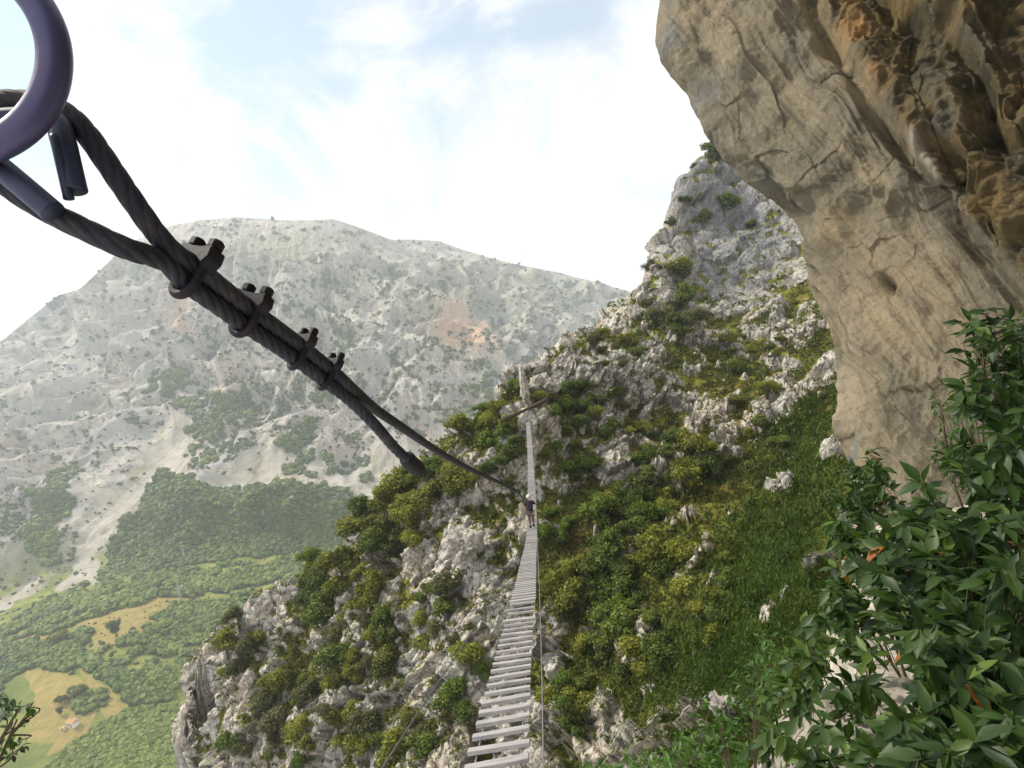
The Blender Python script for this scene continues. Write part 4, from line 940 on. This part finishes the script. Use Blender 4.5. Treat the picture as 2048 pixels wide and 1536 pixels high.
# ================================================================ WALKER
def flat_mat(name, c, c2=None, sc=25, rough=.85):
    M = Mat(name, rough, .2); M.base(M.mix(M.rng(M.noise(sc, 4), .35, .65), c, c2 or tuple(x*1.3 for x in c))); M.bump(M.noise(sc*3, 3), .2, .004); return M.m
SKIN = flat_mat("skin", (.50, .30, .21)); SHIRT = flat_mat("dark_shirt", (.022, .018, .028)); PANTS = flat_mat("taupe_trousers", (.13, .105, .085)); BOOT = flat_mat("dark_boots", (.018, .016, .016)); HELM = flat_mat("pale_helmet", (.55, .54, .48), rough=.4); HARN = flat_mat("dark_harness", (.03, .025, .035))
def skin_obj(name, J, E_, mat, parent, sub=2):
    me = bpy.data.meshes.new(name); names = list(J); me.from_pydata([J[n][0] for n in names], [(names.index(a), names.index(b)) for a, b in E_], []); me.update()
    o = link(name, me, mat, parent); o.modifiers.new("skin", 'SKIN'); sv = me.skin_vertices[0].data
    for i, n in enumerate(names):
        r = J[n][1]; sv[i].radius = r if isinstance(r, tuple) else (r, r); sv[i].use_root = (i == 0)
    m = o.modifiers.new("sub", 'SUBSURF'); m.levels = sub; m.render_levels = sub
    for o_ in (o,): me.polygons.foreach_set('use_smooth', [True]*len(me.polygons))
    o.modifiers["skin"].use_smooth_shade = True
    return o
def walker():
    s0 = float(np.interp(31.0, (_bs@_F), _bl)); p, t = deck(s0); root = empty("person", Vector(p)+Vector((0.02, 0, .02)))
    tag(root, "person in a pale helmet, dark top and brown trousers walking away along the planks", "person")
    root.rotation_euler.z = math.atan2(-t[0], t[1]); root.scale = (1.0, 1.0, 1.0)
    J = {'pelvis': ((0, .02, .93), (.145, .11)), 'waist': ((0, .10, 1.09), (.125, .10)), 'chest': ((-.01, .24, 1.30), (.165, .115)), 'neckbase': ((-.02, .36, 1.46), .075), 'neck': ((-.03, .41, 1.52), .055), 'head': ((-.04, .46, 1.60), (.078, .092)), 'crown_': ((-.04, .48, 1.70), (.07, .085)),
         'lsh': ((-.17, .33, 1.42), .062), 'lel': ((-.30, .25, 1.17), .045), 'lwr': ((-.27, .40, 1.00), .030), 'lhand': ((-.25, .45, .95), .034),
         'rsh': ((.15, .35, 1.42), .062), 'rel': ((.29, .42, 1.24), .045), 'rwr': ((.27, .58, 1.20), .030), 'rhand': ((.26, .65, 1.19), .034),
         'lhip': ((-.09, .02, .86), .088), 'lkn': ((-.10, .12, .50), .058), 'lan': ((-.08, -.02, .10), .040), 'lto': ((-.09, .13, .05), (.042, .03)),
         'rhip': ((.09, .02, .86), .088), 'rkn': ((.09, .22, .50), .058), 'ran': ((.09, .22, .10), .040), 'rto': ((.10, .37, .05), (.042, .03))}
    E_ = [('pelvis', 'waist'), ('waist', 'chest'), ('chest', 'neckbase'), ('neckbase', 'neck'), ('neck', 'head'), ('head', 'crown_'), ('chest', 'lsh'), ('lsh', 'lel'), ('lel', 'lwr'), ('lwr', 'lhand'), ('chest', 'rsh'), ('rsh', 'rel'), ('rel', 'rwr'), ('rwr', 'rhand'),
          ('pelvis', 'lhip'), ('lhip', 'lkn'), ('lkn', 'lan'), ('lan', 'lto'), ('pelvis', 'rhip'), ('rhip', 'rkn'), ('rkn', 'ran'), ('ran', 'rto')]
    hid = {'pelvis', 'waist', 'chest', 'neckbase', 'lhip', 'rhip', 'lkn', 'rkn', 'lsh', 'rsh'}
    b = skin_obj("body", {n: (v[0], tuple(x*.72 for x in (v[1] if isinstance(v[1], tuple) else (v[1],)*2)) if n in hid else v[1]) for n, v in J.items()}, E_, SKIN, root)
    def grow(names, k=1.08, add=.018): return {n: (J[n][0], tuple(x*k+add for x in (J[n][1] if isinstance(J[n][1], tuple) else (J[n][1],)*2))) for n in names}
    S = grow(['waist', 'pelvis', 'chest', 'neckbase', 'lsh', 'lel', 'rsh', 'rel']); S = {k: S[k] for k in ['chest', 'waist', 'pelvis', 'neckbase', 'lsh', 'lel', 'rsh', 'rel']}
    skin_obj("shirt", S, [('chest', 'waist'), ('waist', 'pelvis'), ('chest', 'neckbase'), ('chest', 'lsh'), ('lsh', 'lel'), ('chest', 'rsh'), ('rsh', 'rel')], SHIRT, root)
    T_ = grow(['pelvis', 'lhip', 'lkn', 'rhip', 'rkn', 'lan', 'ran'], 1, .020)
    T_['lan'] = ((-.09, .03, .26), (.062, .062)); T_['ran'] = ((.09, .22, .26), (.062, .062))
    skin_obj("trousers", T_, [('pelvis', 'lhip'), ('lhip', 'lkn'), ('lkn', 'lan'), ('pelvis', 'rhip'), ('rhip', 'rkn'), ('rkn', 'ran')], PANTS, root)
    for s_, a, to in ((-1, (-.085, .02, .26), 'lto'), (1, (.09, .22, .26), 'rto')):
        an = 'lan' if s_ < 0 else 'ran'
        skin_obj("boot", {'top': (a, .058), 'ank': (J[an][0], .055), 'toe': (J[to][0], (.055, .042))}, [('top', 'ank'), ('ank', 'toe')], BOOT, root)
    V, F_ = ico(3); V = V*np.array([.135, .155, .125]); V[:, 2] = np.maximum(V[:, 2], -.035); V = V+np.array([-.04, .46, 1.69])
    link("helmet", np_mesh("helmet", V, F_), HELM, root)
    a = np.linspace(0, 2*math.pi, 40); ring = np.stack([.172*np.cos(a), .05+.135*np.sin(a), .98+.03*np.sin(a)], 1)
    h = link("harness", sweep("harness", ring, .022, 8), HARN, root)
    for s_ in (-1, 1):
        r2 = np.stack([s_*.095+.108*np.cos(a), .03+.108*np.sin(a), .78+0*a], 1); link("leg_loop", sweep("leg_loop", r2, .016, 8), HARN, h)
    ln = spline([(.0, .2, .98), (.2, .4, .85), (.33, .55, 1.02)], 20); link("lanyard", sweep("lanyard", ln, .008, 6), HARN, h)
walker()

# ================================================================ ROCKS AT THE BRIDGE END, LEDGE, NEAR SHRUBS
def rock_mat(name, a, b, dark=(.12, .11, .10), sc=2.0, scuff=.8):
    M = Mat(name, .9, .15); n1 = M.noise(sc, 8, .65); n2 = M.noise(sc*5, 8, .7)
    c = M.mix(M.rng(n1, .35, .65), a, b); c = M.mix(M.rng(n2, .54, .70, 0, scuff), c, dark); M.base(c); M.bump(M.math('ADD', n2, M.voro(sc*1.5)), .8, .12/sc*2); return M.m
PALE = rock_mat("pale_limestone", (.34, .32, .29), (.52, .48, .43))
def boulder(name, px, py, d, w, h, dep, seed, mat, label, cat="rock", tilt=0., up=.1, group=None):
    V, F_ = ico(5); V = V*np.array([w, dep, h])/2; V += V/np.linalg.norm(V, axis=1, keepdims=True)*(.26*min(w, h)*fbm(V/(.4*min(w, h))+seed, 5, .65))[:, None]
    f1, f2, c, tl = worley(V/(.42*min(w, h))+seed, True); V += V/np.linalg.norm(V, axis=1, keepdims=True)*(min(w, h)*(.14*(c-.5)+.28*tl))[:, None]
    ct, st = math.cos(tilt), math.sin(tilt); V = np.stack([V[:, 0]*ct+V[:, 2]*st, V[:, 1], -V[:, 0]*st+V[:, 2]*ct], 1)
    o = link(name, np_mesh(name, V, F_), mat); o.location = PV(px, py, d); return tag(o, label, cat, group)
boulder("rock_slab", 1050, 785, 87, 1.15, 8.6, 4, 3, PALE, "tall narrow pale slab rising from the far bridge end", tilt=-.06)
boulder("rock_slab", 1036, 752, 96, 5.0, 3.2, 3, 8, PALE, "broad pale slab on the crest above the bridge end", tilt=.5)
boulder("rock_slab", 1062, 745, 97, 5.2, 2.4, 3, 14, PALE, "long whitish block on the crest right above the bridge end", tilt=-.25)
boulder("rock", 1085, 775, 92, 3.4, 4.0, 3, 21, PALE, "lumpy pale rock between the slab and the bushes")
boulder("rock", 1072, 845, 82, 3.0, 1.7, 2, 27, PALE, "low pale rock under the dark log")
boulder("rock", 1446, 1412, 25, 1.0, .8, .8, 33, PALE, "pale boulder alone in the grassy gully")
boulder("rock", 925, 1090, 72, 4.6, 3.6, 3, 39, PALE, "large smooth pale boulder left of the walker")
# dark weathered log lying across the rocks at the bridge end
lg = spline([P(*q) for q in [(1000,842,79),(1024,832,79.3),(1048,821,79.8),(1072,810,80.5),(1094,799,81.3)]], 30)
Rw = .26+.06*np.sin(np.linspace(0, 9, 30)); LOG = rock_mat("dark_weathered_wood", (.055, .042, .036), (.095, .07, .055), (.03, .025, .02), 3)
tag(link("log", sweep("log", lg, Rw, 12), LOG), "dark brown log lying across the rocks over the bridge end", "log")

def ledge():
    lip = [(1400,1700,2.0),(1480,1560,2.7),(1560,1470,3.4),(1640,1405,4.2),(1700,1345,5.0),(1745,1250,6.3),(1770,1160,8.0),(1785,1060,10.5)]
    inn = [(1800,1560,2.1),(1950,1500,2.2),(2100,1480,2.2),(1750,1440,3.2),(1900,1390,3.6),(2080,1320,3.6),(1820,1300,5.0),(1980,1260,4.9),(2150,1200,4.6),(1850,1180,6.6),(2000,1150,6.3),(1860,1070,9),(2200,1500,1.6),(1700,1800,1.3),(2200,1900,1.1)]
    L = np.array([P(*q) for q in lip]); pts = np.concatenate([L, np.array([P(*q) for q in inn])])
    f = RBF(pts[:, :2], pts[:, 2], lam=.05, sc=3); nx, ny = 420, 520
    X, Y = np.meshgrid(np.linspace(-.9, 8.5, nx), .35+11.5*np.linspace(0, 1, ny)**1.3, indexing='ij')
    V = np.stack([X.ravel(), Y.ravel(), f(np.stack([X.ravel(), Y.ravel()], 1))], 1)
    # beyond the lip the ledge breaks off steeply to the gully
    lx = np.interp(V[:, 1], L[:, 1], L[:, 0])+.22; off = np.maximum(0, lx-V[:, 0]+.12*noise(V*1.3)); V[:, 2] -= 2.6*off+1.2*np.minimum(off, .5)
    V[:, 2] = np.maximum(V[:, 2], -16)
    N = grid_normals(V, nx, ny); N *= np.sign(N[:, 2:3])
    f1, f2, c1 = worley(V/.55+3); h = .22*fbm(V/.9, 4, .55)+.12*(c1-.5)+.10*(.5-f1)-.05*sstep(.12, 0, f2-f1)
    V = V+N*h[:, None]; tag(link("ledge", np_mesh("ledge", V, grid_faces(nx, ny)), rock_mat("ledge_limestone", (.38, .345, .28), (.60, .55, .46), (.14, .12, .09), 2.5, .8)), "pale rock ledge behind the leafy shrubs at lower right", "rock ledge", kind='structure')
ledge()

def green_leaf(name, ca, cb, cc, rough=.45, fac=.28):
    M = Mat(name, rough, .3); t = M.attr('tone'); c = M.mix(M.rng(t, .05, .6), ca, cb); c = M.mix(M.rng(t, .6, 1), c, cc)
    c = M.mix(M.rng(M.noise(35, 5), .55, .75, 0, .4), c, ca); M.base(c); M.bump(M.noise(120, 4), .15, .002); M.leafy(fac, (1.3, 1.5, .5)); return M.m
LAUREL = green_leaf("laurel_leaves", (.014, .034, .010), (.040, .078, .017), (.10, .155, .028))
FRESH = green_leaf("fresh_leaves", (.028, .070, .016), (.062, .135, .022), (.12, .21, .04), .45, .3)
DRY = green_leaf("dry_orange_leaves", (.20, .070, .018), (.36, .13, .03), (.45, .20, .05), .5, .3)
TWIG = Mat("twig_bark"); TWIG.base(TWIG.mix(TWIG.noise(60, 4), (.055, .045, .032), (.12, .09, .06)))
def leaves_mesh(name, base, dirs, nor, L, Wd, curl, tone):
    """pointed oval leaves folded along the midrib: base points, directions, normals, lengths, widths"""
    n = len(base); side = np.cross(dirs, nor); side /= np.linalg.norm(side, axis=1, keepdims=True)+1e-9; nor = np.cross(side, dirs)
    prof = [(0, .04), (.16, .55), (.38, .98), (.60, .86), (.80, .46), (1.0, .02)]; V = []
    for u, w in prof:
        c = base+dirs*(L*u)[:, None]+nor*(-curl*L*u*u)[:, None]; e = (Wd*w*.5)[:, None]
        V += [c-side*e+nor*e*.32, c, c+side*e+nor*e*.32]
    V = np.stack(V, 1); k = V.shape[1]; F = []
    for i in range(len(prof)-1):
        a = 3*i; F += [(a, a+1, a+4, a+3), (a+1, a+2, a+5, a+4)]
    F = (np.array(F)[None]+(np.arange(n)*k)[:, None, None]).reshape(-1, 4)
    return np_mesh(name, V.reshape(-1, 3), F, attrs={'tone': np.repeat(tone, k)})
def shrub(label, base, areas, leaf, mat, seed, dry=0, cat="shrub", name="laurel_shrub", spread=.22, per=11, tone0=.42, wid=.42):
    """base: (px,py,d) of the foot; areas: (px, py, rx, ry, depth0, depth1, twigs)"""
    rng = np.random.default_rng(seed); b = P(*base); root = empty(name, Vector(b)); tag(root, label, cat)
    BV, BF, off = [], [], 0; LB, LD, LN, LL, LT = [], [], [], [], []
    def limb(pts, r0, r1, k=5):
        nonlocal off
        me = sweep("x", pts, np.linspace(r0, r1, len(pts)), k); v = np.zeros(len(me.vertices)*3, np.float32); me.vertices.foreach_get('co', v)
        f = [tuple(p.vertices) for p in me.polygons]; BV.append(v.reshape(-1, 3)); BF.extend([tuple(i+off for i in q) for q in f]); off += len(me.vertices); bpy.data.meshes.remove(me)
    for (cx, cy_, rx, ry, d0, d1, nt) in areas:
        c = P(cx, cy_, (d0+d1)/2); mid = (b+c)/2+rng.normal(size=3)*.06*np.linalg.norm(c-b); stem = spline([b, mid, c], 16); ln = np.linalg.norm(c-b)
        limb(stem, .007+.006*min(ln, 1.5), .003)
        for k in range(nt):
            a = rng.uniform(0, 6.283); r = math.sqrt(rng.random()); tgt = P(cx+rx*r*math.cos(a), cy_+ry*r*math.sin(a), rng.uniform(d0, d1))
            st = stem[rng.integers(6, 16)]; sp = tgt-st; l = np.linalg.norm(sp)
            if l > .55: st = tgt-sp/l*rng.uniform(.3, .55); 
            m_ = (st+tgt)/2+np.array([0, 0, .10*np.linalg.norm(tgt-st)])+rng.normal(size=3)*.03
            tw = spline([st, m_, tgt], 10)
            limb(tw, .0028, .0012, 4)
            if l > .55: limb(spline([stem[rng.integers(8, 16)], (stem[12]+st)/2+rng.normal(size=3)*.04, st], 6), .004, .0028, 4)
            td = tw[-1]-tw[-3]; td /= np.linalg.norm(td)
            for j in range(per):
                f = rng.uniform(.25, 1.0) if j > 4 else 1.0; q = tw[int(f*9)]; an = rng.uniform(0, 6.283); e1 = np.cross(td, [.1, .2, .97]); e1 /= np.linalg.norm(e1); e2 = np.cross(td, e1)
                out = e1*math.cos(an)+e2*math.sin(an); dr = td*rng.uniform(.35, .9)+out*rng.uniform(.6, 1.0)+np.array([0, 0, -.45]); dr /= np.linalg.norm(dr)
                nn = np.array([0, -.25, 1.0])+rng.normal(size=3)*.35; nn -= (nn@dr)*dr; nn /= np.linalg.norm(nn)
                LB.append(q+rng.normal(size=3)*.004); LD.append(dr); LN.append(nn); LL.append(leaf*rng.uniform(.6, 1.15)); LT.append(np.clip(rng.normal(tone0, .2), 0, 1))
    me = bpy.data.meshes.new("stem"); me.from_pydata([tuple(v) for v in np.concatenate(BV)], [], BF); me.update(); child("stem", me, TWIG.m, root)
    LB, LD, LN, LL, LT = map(np.array, (LB, LD, LN, LL, LT)); n = len(LB); dm = np.zeros(n, bool)
    if dry: dm[rng.choice(n, dry, replace=False)] = True
    curl = rng.uniform(.05, .35, n)
    child("foliage", leaves_mesh("foliage", LB[~dm], LD[~dm], LN[~dm], LL[~dm], LL[~dm]*wid, curl[~dm], LT[~dm]), mat, root)
    if dry: tag(child("dry_foliage", leaves_mesh("dry_foliage", LB[dm], LD[dm], LN[dm], LL[dm]*1.0, LL[dm]*wid, curl[dm]+.3, LT[dm]), DRY, root), "dry orange leaves")
    return root
shrub("tall glossy shrub leaning in from the right edge against the overhang", (2300,1500,2.9), [(2010,720,60,90,2.7,3.5,26),(1960,640,50,26,2.9,3.4,7),(1975,790,60,50,2.5,3.4,16),(2040,860,60,70,2.1,3.0,18),(1955,930,60,60,2.4,3.4,16),(2010,980,60,60,2.0,2.8,14)], .10, LAUREL, 1, per=13, tone0=.40)
shrub("small leaved bush growing against the foot of the ochre wall", (2000,1150,5.2), [(1900,900,40,50,4.4,5.2,26),(1930,820,36,36,4.6,5.2,12),(1880,800,22,12,4.8,5.1,4)], .045, FRESH, 2, per=14, tone0=.3, name="small_leaved_bush", cat="bush", wid=.5)
shrub("slender shrub with narrow leaves between the grassy gully and overhang foot", (1860,1500,4.6), [(1722,985,46,50,3.6,4.5,18),(1700,1060,40,40,3.6,4.4,14),(1740,925,36,30,3.8,4.6,7),(1690,1180,40,60,3.4,4.2,14),(1680,1250,36,50,3.2,4.0,9),(1740,1120,46,60,3.0,3.8,16)], .11, LAUREL, 3, per=13, dry=5, tone0=.5)
shrub("glossy shrub in front of the overhang foot carrying orange dead leaves", (2000,1650,2.4), [(1850,1010,60,60,2.0,2.8,16),(1800,1110,60,70,2.0,2.9,18),(1890,1130,60,60,1.9,2.6,16),(1780,1220,50,50,2.1,2.8,12),(1960,1050,60,60,1.8,2.5,16)], .095, LAUREL, 4, per=12, dry=15, tone0=.42)
shrub("big dark leaved shrub filling the lower right corner", (2080,1850,1.7), [(1960,1230,90,80,1.5,2.3,34),(1960,1100,80,60,1.8,2.6,24),(1840,1540,90,30,1.2,1.8,14),(1880,1300,70,60,1.5,2.1,20),(1990,1380,70,80,1.3,1.9,24),(1860,1440,80,70,1.3,1.9,22),(1960,1510,80,40,1.2,1.7,18),(2040,1140,50,80,1.4,2.1,18),(1760,1500,60,40,1.6,2.2,12),(2040,1470,30,90,1.2,1.6,12)], .082, LAUREL, 5, per=16, dry=4, tone0=.42)
shrub("low leafy sprig poking up beside the pale ledge", (1700,1720,2.9), [(1620,1290,50,46,2.6,3.3,12),(1590,1390,60,46,2.6,3.3,14),(1720,1400,56,40,2.2,2.9,12),(1650,1490,90,40,2.2,3.0,24),(1540,1490,60,40,2.4,3.0,10),(1730,1290,46,40,2.4,3.1,8)], .095, LAUREL, 6, per=9, tone0=.55)
shrub("light green sapling below the pale ledge", (1520,1720,5.8), [(1510,1380,60,60,5.0,6.2,26),(1545,1290,46,40,5.2,6.2,14),(1440,1440,50,46,5.2,6.4,18),(1560,1450,40,60,4.6,5.6,12)], .075, FRESH, 7, per=11, tone0=.45, name="sapling")
shrub("bright green leafy plants along the bottom edge right of the cable", (1330,1760,6.5), [(1370,1500,60,34,6,7.5,20),(1290,1520,50,26,6.5,8,14),(1450,1520,60,24,5.5,7,16),(1200,1530,40,16,7,8.5,9)], .10, FRESH, 8, per=12, tone0=.55, name="leafy_plant", cat="plant")
shrub("small sprig rising at the lower left corner", (-60,1640,1.6), [(20,1470,40,50,1.45,1.75,9),(35,1420,26,24,1.5,1.75,4),(0,1390,24,28,1.5,1.75,4)], .024, LAUREL, 9, per=7, tone0=.6, name="sprig", cat="sprig", wid=.5)

# ================================================================ AIR
def build_haze():
    z0, z1 = float(MV[:, 2].min())-1.0, float(max(MV[:, 2].max(), HV[:, 2].max(), CV[:, 2].max()))+2
    xs = (-3300, 3300); ys = (-150, 4200)
    V = [(x, y, z) for x in xs for y in ys for z in (z0, z1)]
    F = [(0, 1, 3, 2), (4, 6, 7, 5), (0, 4, 5, 1), (2, 3, 7, 6), (0, 2, 6, 4), (1, 5, 7, 3)]
    me = bpy.data.meshes.new("haze"); me.from_pydata(V, [], F); me.update()
    m = bpy.data.materials.new("haze_air"); m.use_nodes = True; t = m.node_tree; t.nodes.clear()
    v = t.nodes.new('ShaderNodeVolumePrincipled'); v.inputs['Color'].default_value = (.88, .94, 1.0, 1); v.inputs['Density'].default_value = HAZE; v.inputs['Anisotropy'].default_value = .2
    o = t.nodes.new('ShaderNodeOutputMaterial'); t.links.new(v.outputs[0], o.inputs['Volume'])
    ob = tag(link("haze", me, m), kind='stuff'); ob['label'] = "thin pale haze lying between the viewpoint and the far mountain"
HAZE = 0.00018
build_haze()
print("MOUNTAIN z", MV[:, 2].min(), MV[:, 2].max(), "HILL", HV[:, 2].min(), HV[:, 2].max())
